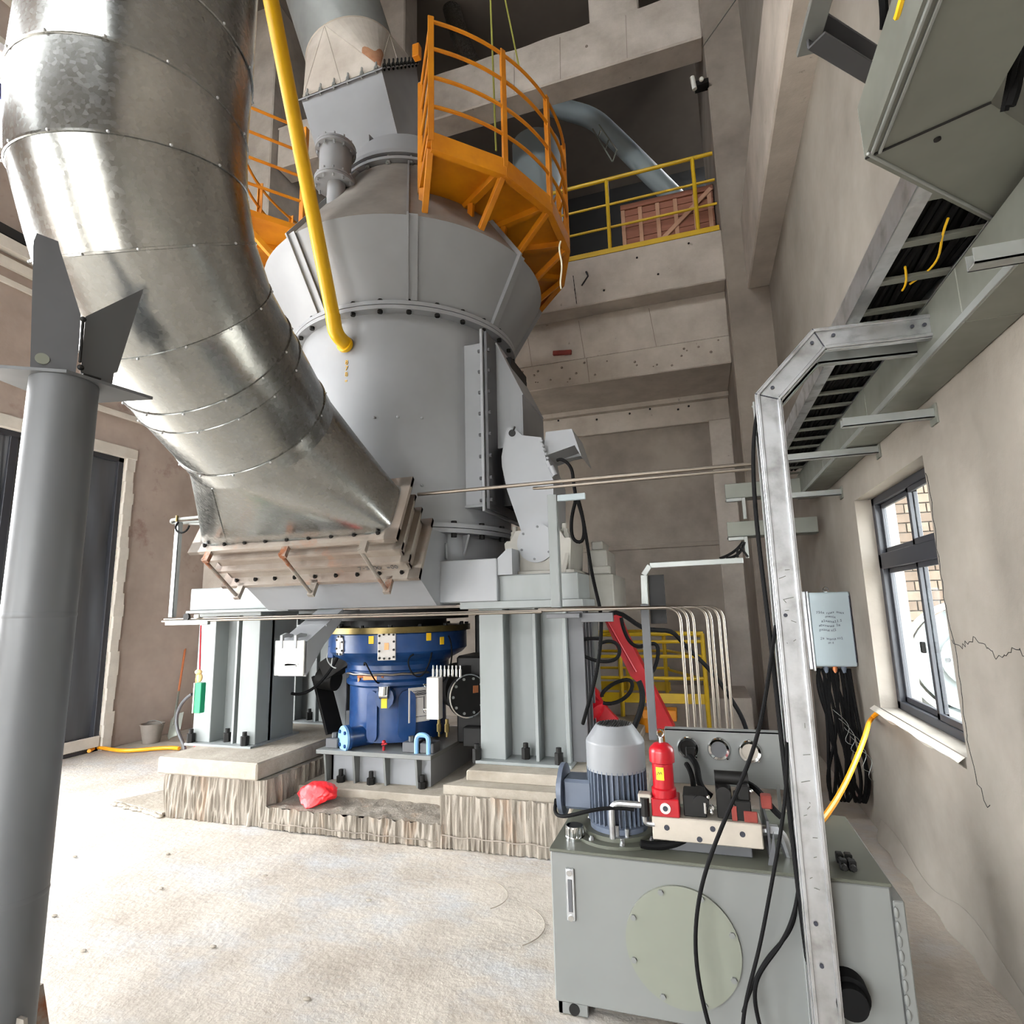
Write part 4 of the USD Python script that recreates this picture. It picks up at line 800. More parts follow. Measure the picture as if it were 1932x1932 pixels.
q = V(*(-3.177,4.500,1.258)); m = MB(); m.box(q[0]-.03, q[1]-.02, q[2]-.05, q[0]+.03, q[1]+.03, q[2]+.05, .005); obj('box', m, 'gear_blue', sn); m = MB(); m.tube(spline([q+V(-.03, 0, 0), q+V(-.045, 0, -.06), q+V(0, 0, -.12), q+V(.05, 0, -.14)], 14), .006, 6); m.tube([q+V(.01, 0, -.05), q+V(.0, 0, -.12)], .006, 6); m.bar(q+V(.0, 0, .05), q+V(.0, 0, .2), .01, .01); obj('cable', m, 'galv_dull', sn)

# ================================================================== ROLLER ARM AND BEARING HOUSING
ra = thing('roller_arm', 'grey roller rocker arm with a hooded top standing right of the mill body', 'roller arm', (-1.257,4.500,1.972))
m = MB(); m.prism([(-1.474,4.450,3.067), (-1.449,4.450,3.111), (-1.411,4.450,3.120), (-1.374,4.450,3.097), (-1.324,4.450,3.039), (-1.158,4.450,3.001), (-1.113,4.450,2.751), (-1.068,4.450,2.626), (-1.082,4.450,2.264), (-1.149,4.450,2.135), (-1.327,4.450,2.145), (-1.365,4.450,2.257), (-1.471,4.450,2.587), (-1.509,4.450,2.787), (-1.512,4.450,2.871), (-1.490,4.450,2.971)], (0, .45, 0)); ap = obj('arm_plate', m, 'mill_grey', ra)
q = V(*(-1.410,4.445,3.067)); m = MB(); m.cyl(q+V(0, -.004, 0), q+V(0, .01, 0), .03, n=18); m.tube([q+V(.01, 0, .02), q+V(.03, -.01, .05)], .008, 6); obj('lifting_hole', m, 'black_steel', ap)
m = MB()
for v in np.linspace(835, 905, 9): m.ball(V(*(-1.121,4.440,2.835))+V((v-860)*.0013, 0, (865-v)*.0043), .014, 1)
obj('weld_bead', m, 'mill_grey', ap, kind='stuff')
m = MB(); m.prism([(-1.156,4.500,2.918), (-1.128,4.500,3.058), (-0.906,4.500,3.058), (-0.890,4.500,2.915), (-1.145,4.500,2.853)], (0, .4, 0)); m.prism([(-0.896,4.450,3.042), (-0.880,4.450,2.901), (-0.828,4.450,2.797), (-0.831,4.450,2.815)], (0, .45, 0)); m.prism([(-1.151,4.750,2.907), (-0.935,4.750,2.978), (-0.892,4.750,2.888), (-1.058,4.750,2.868)], (0, .1, 0)); obj('arm_hood', m, 'mill_grey', ra)
m = MB(); m.bar((-1.108,4.420,2.784), (-1.056,4.420,2.645), .03, .03); m.cyl((-1.070,4.400,2.731), (-1.037,4.400,2.653), .022, n=12); obj('grease_block', m, 'mill_grey', ra)
bh = thing('bearing_housing', 'beige-grey bearing housing with a round cover on top of the base beam', 'bearing housing', (-1.211,4.400,1.858))
bx0, bx1, bz0, bz1 = (-1.486,4.400,1.869)[0], (-0.932,4.400,1.867)[0], 1.86, (-1.223,4.400,2.142)[2]
m = MB(); bm = (bx0+bx1)/2; m.hull([(x, y, z) for y in (4.4, 4.9) for x, z in ((bx0+.03, bz0+.0), (bx1-.02, bz0+.0), (bx0, bz1-.02), (bx0+.02, bz1), (bx1-.01, bz1), (bx1, bz1-.02))]); m.hull([(x, y, z) for y in (4.4, 4.9) for x, z in ((bx0+.05, bz1), (bx0+.1, bz1+.08), (bx1-.1, bz1+.08), (bx1-.05, bz1))]); obj('housing_body', m, 'housing_beige', bh)
q = V(*(-1.214,4.380,2.114)); m = MB(); m.cyl(q, q+V(0, .04, 0), .157, n=44); rcv = obj('round_cover', m, 'mill_grey', bh)
for k in range(6): t = k*PI/3+.4; w_ = q+V(.13*math.cos(t), -.006, .13*math.sin(t)); m = MB(); m.cyl(w_, w_+V(0, .01, 0), .01, n=6); obj('bolt', m, 'dark_grey_paint', rcv)
for u in (0, 1):
    x = (bx0+.06, bx1-.07)[u]; m = MB(); m.cyl((x, 4.5, bz1-.02), (x, 4.5, bz1+.05), .04, n=6); m.cyl((x, 4.5, bz1+.05), (x, 4.5, bz1+.085), .032, n=6); m.cyl((x, 4.5, bz1+.085), (x, 4.5, bz1+.13), .022, n=10); obj('cap_bolt', m, 'housing_beige', bh)
    m = MB(); m.prism([(x+.02, 4.4, bz1-.12), (x+.05, 4.4, bz1-.12), (x+.03, 4.33, bz0+.01), (x-.0, 4.33, bz0+.01)], (0, .03, 0)); obj('housing_web', m, 'housing_beige', bh)
m = MB(); m.box(bx0-.02, 4.34, bz0+.0, bx1+.03, 4.95, bz0+.03, .004); obj('foot_plate', m, 'housing_beige', bh)
m = MB(); m.prism([(bx0-.16, 4.5, 1.86), (bx0-.02, 4.5, 1.86), (bx0-.02, 4.5, 2.06), (bx0-.04, 4.5, 2.06)], (0, .3, 0)); obj('side_wedge', m, 'mill_grey', bh)
m = MB(); bx2 = bx1+.03; m.box(bx2, 4.9, 1.86, bx2+.17, 5.4, bz1-.06, .01); m.box(bx2+.03, 4.95, bz1-.06, bx2+.13, 5.3, bz1+.02, .01); m.box(bx2, 4.7, 1.55, bx2+.24, 5.5, 1.86, .008); m.box(bx2+.05, 4.72, 1.86, bx2+.22, 4.9, 1.93, .01); obj('rear_housing', m, 'housing_beige', bh)

# hydraulic cylinders
m = MB(); m.prism([(-0.876,4.900,1.692), (-0.843,4.900,1.726), (-0.789,4.900,1.716), (-0.751,4.900,1.573), (-0.657,4.900,1.518), (-0.604,4.900,1.365), (-0.468,4.900,1.064), (-0.388,4.900,0.883), (-0.273,4.900,0.631), (-0.462,4.900,0.624), (-0.485,4.900,0.931), (-0.589,4.900,1.029), (-0.705,4.900,1.289), (-0.798,4.900,1.530)], (0, .16, 0))
rcy = thing('hydraulic_ram', 'long red hydraulic ram leaning between mill and back rail', 'hydraulic cylinder', (-0.366,4.950,0.630)); obj('ram_body', m, 'red_dark', rcy)
m = MB(); m.tube([(-0.771,4.890,1.507), (-0.543,4.890,1.065)], .008, 6); obj('weld_edge', m, 'red_paint', rcy)
m = MB(); q = V(*(-0.827,4.950,1.664)); m.cyl(q+V(0, -.1, 0), q+V(0, .12, 0), .05, n=20); obj('ram_eye', m, 'red_dark', rcy)
ac = thing('accumulator', 'shiny red accumulator bottle low beside the right mill leg', 'accumulator', (-0.920,4.700,0.666))
q0, q1 = V(*(-1.102,5.000,0.924)), V(*(-0.832,4.750,0.733)); m = MB(); d_ = unit(q1-q0); L_ = np.linalg.norm(q1-q0); m.lathe([(0, -.02), (.08, 0), (.13, .05), (.14, .12), (.14, L_*.55), (.11, L_*.72), (.10, L_*.95), (.06, L_), (0, L_)], q0, 32, axis=d_); obj('bottle', m, 'red_paint', ac)
m = MB(); m.prism([(-1.008,4.750,0.633), (-0.875,4.750,0.903), (-0.690,4.750,0.713), (-0.763,4.750,0.603)], (0, .05, 0)); obj('foot', m, 'red_dark', ac)
for pts, r, lab in (
    ([(-1.015,4.400,2.778), (-0.945,4.360,2.752), (-0.896,4.360,2.682), (-0.884,4.360,2.573), (-0.873,4.360,2.444), (-0.893,4.360,2.361), (-0.916,4.360,2.236), (-0.892,4.360,2.110), (-0.846,4.360,2.099), (-0.817,4.360,2.188), (-0.835,4.360,2.335), (-0.864,4.360,2.443)], .014, 'black grease hose looping below the roller arm hood'),
    ([(-0.840,4.300,2.422), (-0.798,4.300,2.179), (-0.749,4.200,1.888), (-0.676,4.000,1.652), (-0.644,3.900,1.527), (-0.671,3.900,1.267), (-0.724,3.900,1.061), (-0.819,4.000,0.821)], .013, 'long black hose dropping from the grey bracket past the red ram'),
    ([(-0.742,4.400,1.360), (-0.936,4.400,1.295), (-0.798,4.400,1.204), (-0.618,4.400,1.224), (-0.603,4.400,1.293), (-0.752,4.400,1.321)], .013, 'black hose loop left of the red ram at rail height'),
    ([(-0.765,4.500,0.922), (-0.704,4.500,1.000), (-0.543,4.500,1.041), (-0.538,4.500,0.991), (-0.630,4.500,0.898), (-0.759,4.500,0.879)], .014, 'black hose loop above the red accumulator'),
    ([(-0.630,4.200,1.546), (-0.536,4.200,1.537), (-0.393,4.200,1.442), (-0.237,4.300,1.417), (-0.141,4.500,1.311), (0.030,4.600,1.113), (0.160,4.600,0.908), (0.215,4.600,0.799), (0.242,4.500,0.694), (0.416,6.692,0.020)], .016, 'black hose sagging behind the steel tubes to the right'),
    ([(-0.601,4.600,1.510), (-0.568,4.600,1.368), (-0.480,4.600,1.287), (-0.355,4.600,1.306), (-0.347,4.600,1.188), (-0.412,4.600,1.089)], .014, 'black hose beside the grey upright behind the red ram'),
    ([(-0.463,4.300,1.067), (-0.445,4.300,0.940), (-0.477,4.300,0.831), (-0.515,4.300,0.750)], .02, 'short thick black hose at the foot of the red ram')):
    m = MB(); m.tube(spline(pts, 46), r, 8); single('black_hose', lab, 'hose', m, 'black_rubber')

# ================================================================== STEEL TUBES, POSTS AND TRAYS IN FRONT OF THE MILL
TZ = 1.585
def tube_thing(pts, r, label, material='stainless', group=None, br=.09):
    m = MB(); m.tube(bend(pts, br, 7), r, 10); return single('steel_tube', label, 'tube', m, material, group)
grp = 'steel tubes running across the mill front and bending down'
xs = [-.125, -.085, -.05, .03, .055, .10, .13]
for k, x in enumerate(xs):
    y = 3.72+.026*k; x0 = -4.27 if k < 2 else (-1.05 if k % 2 else -.95)
    tube_thing([(x0, y, TZ+.002*k), (x, y, TZ-.004), (x, y, .70)], .0095 if k < 2 else .0085, ('leftmost', 'second', 'third', 'fourth', 'fifth', 'sixth', 'rightmost')[k]+(' from the left' if 0 < k < 6 else '')+' of seven thin steel tubes bending down behind the hydraulic unit', group=grp)
tube_thing([(-4.27, 3.70, TZ-.018), (-1.0, 3.70, TZ-.012)], .009, 'lower straight steel tube crossing the front of the mill legs')
tube_thing([(-1.93, 3.74, 2.452), (.37, 3.74, 2.447)], .013, 'upper of two bright tubes crossing at arm height to the cable riser')
tube_thing([(-1.05, 3.77, 2.425), (-.98, 3.74, 2.415), (.37, 3.74, 2.415)], .011, 'lower of two bright tubes crossing at arm height to the cable riser')
ps = thing('angle_post', 'grey angle-iron post holding the tubes in front of the bearing housing', 'post', (-.93, 3.78, 1.60))
m = MB(); m.box(-.955, 3.775, 1.60, -.945+.055, 3.781, 2.37, .002); m.box(-.895, 3.775, 1.60, -.889, 3.83, 2.37, .002); obj('angle', m, 'leg_grey', ps)
m = MB(); m.box(-.885, 3.775, 2.32, -.69, 3.80, 2.365, .003); obj('arm_channel', m, 'box_grey', ps)
m = MB(); m.box(-.98, 3.74, 1.53, -.76, 3.83, 1.56, .002); m.box(-.76, 3.8, 1.50, -.55, 3.84, 1.56, .002); obj('foot_channel', m, 'dark_grey_paint', ps)
pl = thing('tube_bracket', 'slim grey upright bracket with a looped tube at the left end of the mill', 'bracket', (-4.2, 3.72, 1.54))
m = MB(); m.box(-4.21, 3.70, 1.60, -4.165, 3.706, 2.40, .002); m.box(-4.171, 3.70, 1.60, -4.165, 3.74, 2.40, .002); obj('angle', m, 'galv_dull', pl)
m = MB(); m.box(-4.23, 3.69, 1.535, -3.78, 3.72, 1.575, .003); obj('foot_channel', m, 'galv_dull', pl)
m = MB(); m.tube(bend([(-3.9, 3.72, 2.43), (-4.24, 3.69, 2.42), (-4.27, 3.72, 2.40), (-4.20, 3.76, 2.40), (-3.9, 3.78, 2.40)], .04, 6), .014, 8); m.tube([(-3.95, 3.74, 2.37), (-4.1, 3.75, 2.385)], .01, 8); obj('looped_tube', m, 'galv_dull', pl)
m = MB(); m.tube(spline([(-4.17, 3.7, 2.40), (-4.17, 3.68, 2.33), (-4.10, 3.68, 2.30), (-4.05, 3.7, 2.36)], 12), .008, 6); obj('small_hose', m, 'black_rubber', pl)
m = MB(); m.cyl((-4.17, 3.68, 2.40), (-4.17, 3.68, 2.45), .012, n=8); obj('fitting', m, 'brass', pl)
m = MB(); m.cyl((-4.02, 3.70, 1.60), (-4.02, 3.72, 1.60), .03, n=18); obj('clip', m, 'black_steel', pl)
m = MB(); m.box(-3.93, 3.69, 1.59, -3.88, 3.71, 1.62); obj('clip', m, 'white_paint', pl)
vp = thing('wall_valve', 'small pale pipe with a valve on the wall behind the duct', 'valve', (-7.256,6.500,3.117))
m = MB(); m.tube([(-7.328,6.500,4.024), (-7.272,6.500,3.182)], .014, 8); obj('pipe_stub', m, 'galv_dull', vp)
m = MB(); q = V(*(-7.241,6.470,3.312)); m.box(q[0]-.05, q[1]-.03, q[2]-.05, q[0]+.04, q[1]+.03, q[2]+.04); m.box(q[0]-.16, q[1]-.02, q[2]+.09, q[0]+.04, q[1]+.02, q[2]+.14); obj('valve_body', m, 'galv_dull', vp)
# small galvanised tray rising behind the hydraulic unit and running right
st = thing('small_cable_tray', 'slim galvanised cable tray that rises behind the hydraulic unit and turns right', 'cable tray', (-.36, 3.95, .6))
t0, t1, t2, t3, t4 = (-0.354,3.950,0.749), (-0.357,3.950,1.607), (-0.352,3.950,1.801), (-0.306,3.950,1.863), (0.280,3.950,1.869)
t0, t1, t2, t3, t4 = [V(*q) for q in (t0, t1, t2, t3, t4)]
m = MB(); m.bar(t0, t1, .052, .05); obj('square_post', m, 'dark_grey_paint', st)
m = MB(); m.bar(t1, t2, .036, .012, hint=(0, 1, 0)); m.bar(t2, t3, .036, .012, hint=(0, 1, 0)); m.bar(t3, t4, .036, .012, hint=(0, 1, 0)); m.bar(t1+V(.02, .03, 0), t2+V(.02, .03, 0), .005, .06, hint=(0, 1, 0)); obj('tray_rail', m, 'galv_dull', st)
m = MB(); m.box(t1[0]+.03, t1[1]+.05, t1[2]-.13, t2[0]+.13, t1[1]+.055, t2[2], .002); m.bar(t3+V(0, .05, 0), t4+V(0, .05, 0), .03, .012, hint=(0, 1, 0)); obj('tray_back', m, 'black_steel', st)
m = MB(); m.tube(spline([t4+V(-.14, .02, .02), t4+V(-.05, .02, .06), t4+V(.01, .02, .12)], 12), .01, 6); m.tube(spline([t4+V(-.1, .03, .02), t4+V(-.03, .03, .04), t4+V(.02, .03, .12)], 12), .01, 6); m.tube(spline([t4+V(-.03, .0, .02), t4+V(-.02, .0, .08), t4+V(.03, .0, .02)], 12), .008, 6); obj('cable', m, 'black_rubber', st)
# low yellow guard rail at the back
yr = thing('low_guard_rail', 'low yellow guard-rail cage around a pit at the foot of the back wall', 'guard rail', (-.5, 6.8, .3))
for y, dx in ((6.3, 0), (7.2, -.12)):
    zs = ((1.30, .022), (1.22, .018), (1.07, .018), (.85, .018)) if y < 7 else ((1.29, .022), (1.06, .016), (.86, .016))
    for z, r in zs: m = MB(); m.tube([(-1.15+dx, y, z), (.0+dx*3.4, y, z)], r, 8); obj('rail', m, 'rail_yellow', yr)
    for x in ((-.86, -.01) if y < 7 else (-.9, -.45)): m = MB(); m.cyl((x, y, .2), (x, y, 1.30), .024, n=10); obj('rail_post', m, 'rail_yellow', yr)
    m = MB(); m.box(-1.15+dx, y, .60, .0+dx*3.4, y+.01, .70, .002); obj('toe_plate', m, 'rail_yellow', yr)
for z, r in ((1.28, .022), (1.06, .016), (.84, .016)): m = MB(); m.tube([(-.01, 6.3, z), (-.41, 7.2, z)], r, 8); obj('rail', m, 'rail_yellow', yr)
m = MB(); m.box(-1.2, 6.9, 0, .45, 7.9, .58, .01); struct('concrete_plinth', 'low pale concrete plinth below the yellow guard-rail cage', 'plinth', m, 'concrete')
m = MB(); m.cyl((-.55, 6.0, .0), (-.55, 6.0, .52), .12, n=24); m.box(-.62, 5.9, .5, -.30, 6.1, .60, .005); single('yellow_stand', 'small yellow stand half hidden behind the motor fan cowl', 'stand', m, 'orange_yellow')

# ================================================================== FLOOR CLUTTER ON THE LEFT
BKX, BKY, _ = (-6.937,5.982,0.000)
bk = thing('bucket', 'grey plastic builder bucket by the left wall', 'bucket', (BKX, BKY, 0))
m = MB(); m.lathe([(0, .012), (.10, .0), (.10, .012), (.137, .225), (.145, .225), (.145, .24), (.128, .24), (.095, .02), (0, .02)], (BKX, BKY, 0), 28); obj('bucket_shell', m, 'bucket_plastic', bk)
m = MB(); m.tube([(BKX+.14*math.cos(t), BKY+.03, .22+.05*math.sin(t)) for t in np.linspace(0, PI, 12)], .005, 5); obj('handle', m, 'galv_dull', bk)
sh = thing('shovel', 'shovel with an orange-brown handle leaning in the left corner', 'shovel', (-6.759,6.100,0.022))
s0, s1, s2_ = V(*(-6.632,6.000,0.068)), V(*(-6.696,6.100,0.310)), V(*(-7.290,6.750,1.267))
m = MB(); w_ = unit(np.cross(s2_-s0, V(0, 1, 0))); nb_ = unit(np.cross(w_, s1-s0)); v, f = grid(8, 8, lambda s, t: s0+(s1-s0)*t*1.05+w_*(.12*(2*s-1)*(1-.0*t)*(1 if t > .25 else .6+1.6*t))+nb_*.03*((2*s-1)**2)); m.add(v, f); m.add(v+nb_*.004, f); obj('blade', m, 'galv_dim', sh)
m = MB(); m.tube([s0+(s1-s0)*.6, s1, s1+(s2_-s1)*.3], .015, 8); obj('socket', m, 'galv_dim', sh)
m = MB(); m.tube([s1+(s2_-s1)*.25, s1+(s2_-s1)*.62], .014, 8); m.tube([s1+(s2_-s1)*.62, s2_], .0145, 8); obj('shaft', m, 'handle_wood', sh)
m = MB(); m.tube([s2_, s2_+V(.03, 0, .05), s2_+V(.01, 0, .08)], .012, 6); obj('grip', m, 'black_rubber', sh)
m = MB(); m.tube(spline([(-7.172,5.345,0.030), (-7.227,5.496,0.030), (-6.777,5.455,0.030), (-6.483,5.597,0.030), (-6.149,5.694,0.030)], 40), .022, 8); single('yellow_floor_hose', 'yellow hose lying on the floor in front of the left door', 'hose', m, 'hose_yellow')
m = MB(); m.tube(spline([(-5.486,5.200,0.746), (-5.608,5.200,0.657), (-5.679,5.200,0.513), (-5.648,5.200,0.344), (-5.568,5.200,0.224), ((-5.529,5.200,0.209)[0], 5.2, .015)], 30), .018, 8); single('grey_hose', 'dark grey hose curving down beside the left mill leg', 'hose', m, 'dark_grey_paint')
tk = thing('hanging_tool', 'green and white tool hanging on a red rope beside the left mill leg', 'tool', (-3.900,3.760,0.841))
q = V(*(-3.900,3.760,0.841)); q2 = V(*(-3.898,3.760,1.074)); m = MB(); m.box(q[0]-.02, 3.74, q[2], q[0]+.045, 3.79, q2[2], .004); obj('case', m, 'green_box', tk)
m = MB(); m.box(q[0]-.032, 3.735, q[2], q[0]-.018, 3.79, q2[2], .002); obj('case_side', m, 'white_paint', tk)
m = MB(); m.tube([q2+V(0, 0, .02), V(*(-3.920,3.760,1.529))], .006, 5); obj('rope', m, 'red_rope', tk)
m = MB(); m.ball(q2+V(-.0, 0, .04), .028, 2, (.9, .7, 1.3)); m.ball(q2+V(-.005, -.01, .085), .03, 2, (1.1, .7, .7)); m.tube(spline([q2+V(-.02, 0, .1), q2+V(-.035, 0, .02), q2+V(-.02, 0, -.03)], 8), .006, 5); obj('knot', m, 'knot_rope', tk)
m = MB(); sx = (-5.588,5.300,0.167)[0]; m.prism([(sx, 5.3, .0), ((-5.438,5.300,0.360)[0], 5.3, (-5.438,5.300,0.360)[2]), (sx+.3, 5.3, (-5.377,5.300,0.363)[2]), (sx+.3, 5.3, 0)], (0, .12, 0)); single('red_white_sack', 'red and white sack showing behind the left mill leg', 'sack', m, 'red_bag')
m = MB(); m.add(*grid(24, 10, lambda s, t: (-5.55+1.1*s+.1*t, 5.0+.6*t+.1*math.sin(9*s), .012+.05*math.sin(PI*t)*(.6+.4*math.sin(17*s))))); single('plastic_sheet', 'crumpled clear plastic sheet on the floor behind the left mill leg', 'sheet', m, 'white_paint')
# red bag on the step
ic = trimesh.creation.icosphere(4, 1.0); v = np.array(ic.vertices); q = V(*(-2.941,4.048,0.160)); nz_ = meshkit.fbm(v*1.7+9, 4, 6); rr = .72+.5*nz_+.035*np.abs(np.sin(13*v[:, 0]+9*v[:, 1]+14*nz_)); v = v*rr[:, None]*V(.155, .12, .085); v[:, 2] = np.maximum(v[:, 2], -.03)
v[:, 2] -= np.where(v[:, 1] < -.06, .05*(-v[:, 1]-.06)/.06, 0); m = MB(); m.add(v+q+V(0, .0, .06), ic.faces); single('red_plastic_bag', 'crumpled red plastic bag lying on the foundation step', 'bag', m, 'red_bag', smooth=True)

# ================================================================== HYDRAULIC POWER UNIT
TX0, TX1, TY0, TY1, TB, TT = -.674, .56, 2.50, 3.18, .045, .612
hu = thing('hydraulic_tank', 'grey steel hydraulic oil tank in the right foreground with a round cover', 'tank', (-.06, 2.84, 0))
m = MB(); m.box(TX0, TY0, TB, TX1, TY1, TT-.012, .006); obj('tank_body', m, 'tank_grey', hu)
m = MB(); m.box(TX0-.004, TY0-.004, TT-.012, TX1+.004, TY1+.004, TT, .003); obj('tank_lid', m, 'tank_top', hu)
m = MB(); m.box(TX0+.01, TY0+.01, 0, TX0+.13, TY0+.03, TB+.02, .003); m.box(TX1-.13, TY0+.01, 0, TX1-.01, TY0+.03, TB+.02, .003); m.box(TX0+.01, TY1-.03, 0, TX1-.01, TY1-.01, TB+.02, .003); m.box(TX0+.01, TY0+.01, 0, TX0+.03, TY1-.03, TB+.02, .003); m.box(TX1-.03, TY0+.01, 0, TX1-.01, TY1-.03, TB+.02, .003); obj('skirt', m, 'tank_grey', hu)
m = MB(); m.cyl((TX0+.075, TY0+.006, .022), (TX0+.075, TY0+.02, .022), .021, n=20); obj('skirt_hole', m, 'black_steel', hu)
m = MB(); m.cyl((-.165, TY0-.012, .315), (-.165, TY0, .315), .212, n=64); cv = obj('round_cover', m, 'cover_green', hu)
for k in range(8): t = k*PI/4+.35; m = MB(); w_ = V(-.165+.196*math.cos(t), TY0-.012, .315+.196*math.sin(t)); m.cyl(w_, w_-V(0, .008, 0), .011, n=6); obj('bolt', m, 'tank_grey', cv)
m = MB(); m.box(-.61, TY0-.012, .35, -.575, TY0, .545, .003); lg = obj('level_gauge', m, 'galv', hu)
m = MB(); m.box(-.601, TY0-.016, .385, -.584, TY0-.011, .505, .002); obj('gauge_window', m, 'dark_grey_paint', lg)
for z in (.363, .530): m = MB(); m.cyl((-.5925, TY0-.018, z), (-.5925, TY0-.01, z), .011, n=14); obj('gauge_screw', m, 'chrome', lg)
m = MB(); m.box(TX1, TY0-.01, .0, TX1+.035, TY1, TT-.05, .004)
for k in range(12): m.ball((TX1+.005, TY0-.012, .03+.045*k), .012, 1, (.7, .6, 1.6))
obj('end_flange', m, 'tank_grey', hu)
m = MB(); q = (0.383,2.420,0.261); m.cyl((q[0], TY0-.06, q[2]), (q[0], TY0, q[2]), .065, n=28); m.cyl((q[0], TY0-.10, q[2]), (q[0], TY0-.06, q[2]), .05, n=28); obj('drain_cap', m, 'black_rubber', hu)
cp = (-0.594,2.622,0.612)
m = MB(); m.cyl((cp[0], cp[1], TT), (cp[0], cp[1], TT+.012), .042, n=24); m.cyl((cp[0], cp[1], TT+.012), (cp[0], cp[1], TT+.055), .036, n=24); fc = obj('filler_cap', m, 'chrome', hu)
m = MB()
for k in range(12): t = k*PI/6; m.cyl((cp[0]+.036*math.cos(t), cp[1]+.036*math.sin(t), TT+.014), (cp[0]+.036*math.cos(t), cp[1]+.036*math.sin(t), TT+.05), .004, n=6)
obj('cap_knurl', m, 'chrome', fc)
m = MB(); q = (-0.388,2.616,0.612); m.cyl((q[0], q[1], TT), (q[0], q[1], TT+.03), .032, n=6); m.cyl((q[0]-.02, q[1], TT+.03), (q[0]-.02, q[1], TT+.07), .009, n=8); m.cyl((q[0]+.02, q[1]+.0, TT+.03), (q[0]+.02, q[1], TT+.06), .009, n=8); obj('pipe_union', m, 'galv', hu)
m = MB(); m.tube(bend([(q[0]-.035, q[1]-.035, TT+.03), (q[0]-.035, q[1]-.035, TT+.17), (q[0]+.10, q[1]-.035, TT+.17)], .04, 6), .013, 10); m.tube(bend([(q[0]+.10, q[1]-.035, TT+.175), (q[0]+.10, q[1]-.035, TT+.10), (q[0]+.14, q[1]-.035, TT+.10)], .02, 5), .01, 8); obj('suction_pipe', m, 'galv', hu)
m = MB(); m.cyl((q[0]+.105, q[1]-.035, TT+.13), (q[0]+.105, q[1]-.035, TT+.20), .019, n=10); obj('fitting', m, 'black_steel', hu)
m = MB(); m.tube(spline([(-.31, 2.58, TT+.02), (-.2, 2.6, TT+.02), (-.1, 2.62, TT+.06), (-.03, 2.66, TT+.12)], 16), .016, 10); obj('return_hose', m, 'black_rubber', hu)
m = MB(); m.prism([(.17, 2.55, TT), (.20, 2.55, TT), (.20, 2.55, TT+.12)], (0, .01, 0)); m.box(.18, 2.6, TT, .19, 2.9, TT+.14, .001); obj('bracket_plate', m, 'dark_grey_paint', hu)
m = MB()
for k in range(4): m.box(.42+.03*(k % 2), 2.57+.06*(k//2), TT, .445+.03*(k % 2), 2.6+.06*(k//2), TT+.035, .003); m.cyl((.43+.03*(k % 2), 2.56+.06*(k//2), TT+.02), (.43+.03*(k % 2), 2.54+.06*(k//2), TT+.02), .01, n=8)
obj('terminal_block', m, 'black_steel', hu)
# motor
EX, EY = -.418, 2.74
em = thing('electric_motor', 'upright finned grey-blue electric motor on the hydraulic tank', 'motor', (EX, EY, TT))
m = MB(); m.cyl((EX, EY, TT), (EX, EY, TT+.012), .20, n=48); m.cyl((EX, EY, TT+.012), (EX, EY, TT+.03), .155, n=48); mf = obj('foot_flange', m, 'tank_top', em)
for k in range(8): t = k*PI/4+.2; m = MB(); w_ = V(EX+.178*math.cos(t), EY+.178*math.sin(t), TT+.012); m.hexbolt(w_, (0, 0, 1), .011, .01); obj('bolt', m, 'galv', mf)
m = MB(); m.lathe([(.10, TT+.03), (.125, TT+.03), (.125, TT+.05), (.108, TT+.06), (.108, TT+.28)], (EX, EY, 0), 44); obj('stator', m, 'motor_blue', em)
for k in range(36): t = k*PI/18; m = MB(); d_ = V(math.cos(t), math.sin(t), 0); m.bar(V(EX, EY, TT+.06)+d_*.119, V(EX, EY, TT+.28)+d_*.119, .004, .026, hint=d_, bev=0); obj('cooling_fin', m, 'motor_blue', em)
m = MB(); m.lathe([(.131, TT+.27), (.131, TT+.385), (.128, TT+.395), (.085, TT+.455), (.08, TT+.46), (.0, TT+.46)], (EX, EY, 0), 48); fcw = obj('fan_cowl', m, 'cowl_grey', em)
m = MB()
for k in range(-6, 7): l_ = math.sqrt(max(.072**2-(k*.011)**2, 0)); m.box(EX+k*.011-.0028, EY-l_, TT+.459, EX+k*.011+.0028, EY+l_, TT+.464, 0)
obj('grille_slot', m, 'black_steel', fcw, kind='stuff')
m = MB(); m.box(EX-.235, EY-.07, TT+.10, EX-.10, EY+.07, TT+.225, .012); tb = obj('terminal_neck', m, 'motor_blue', em)
m = MB(); m.cyl((EX-.255, EY, TT+.165), (EX-.235, EY, TT+.165), .112, n=36); m.cyl((EX-.27, EY, TT+.165), (EX-.255, EY, TT+.165), .06, n=28); obj('terminal_cover', m, 'motor_blue', em)
m = MB(); m.cyl((EX-.275, EY-.06, TT+.12), (EX-.255, EY-.06, TT+.12), .018, n=12); m.tube(spline([(EX-.27, EY-.06, TT+.12), (EX-.22, EY-.16, TT+.10), (EX-.12, EY-.18, TT+.13), (EX-.02, EY-.17, TT+.15), (EX+.09, EY-.16, TT+.15)], 24), .008, 8); obj('power_cable', m, 'black_rubber', em)
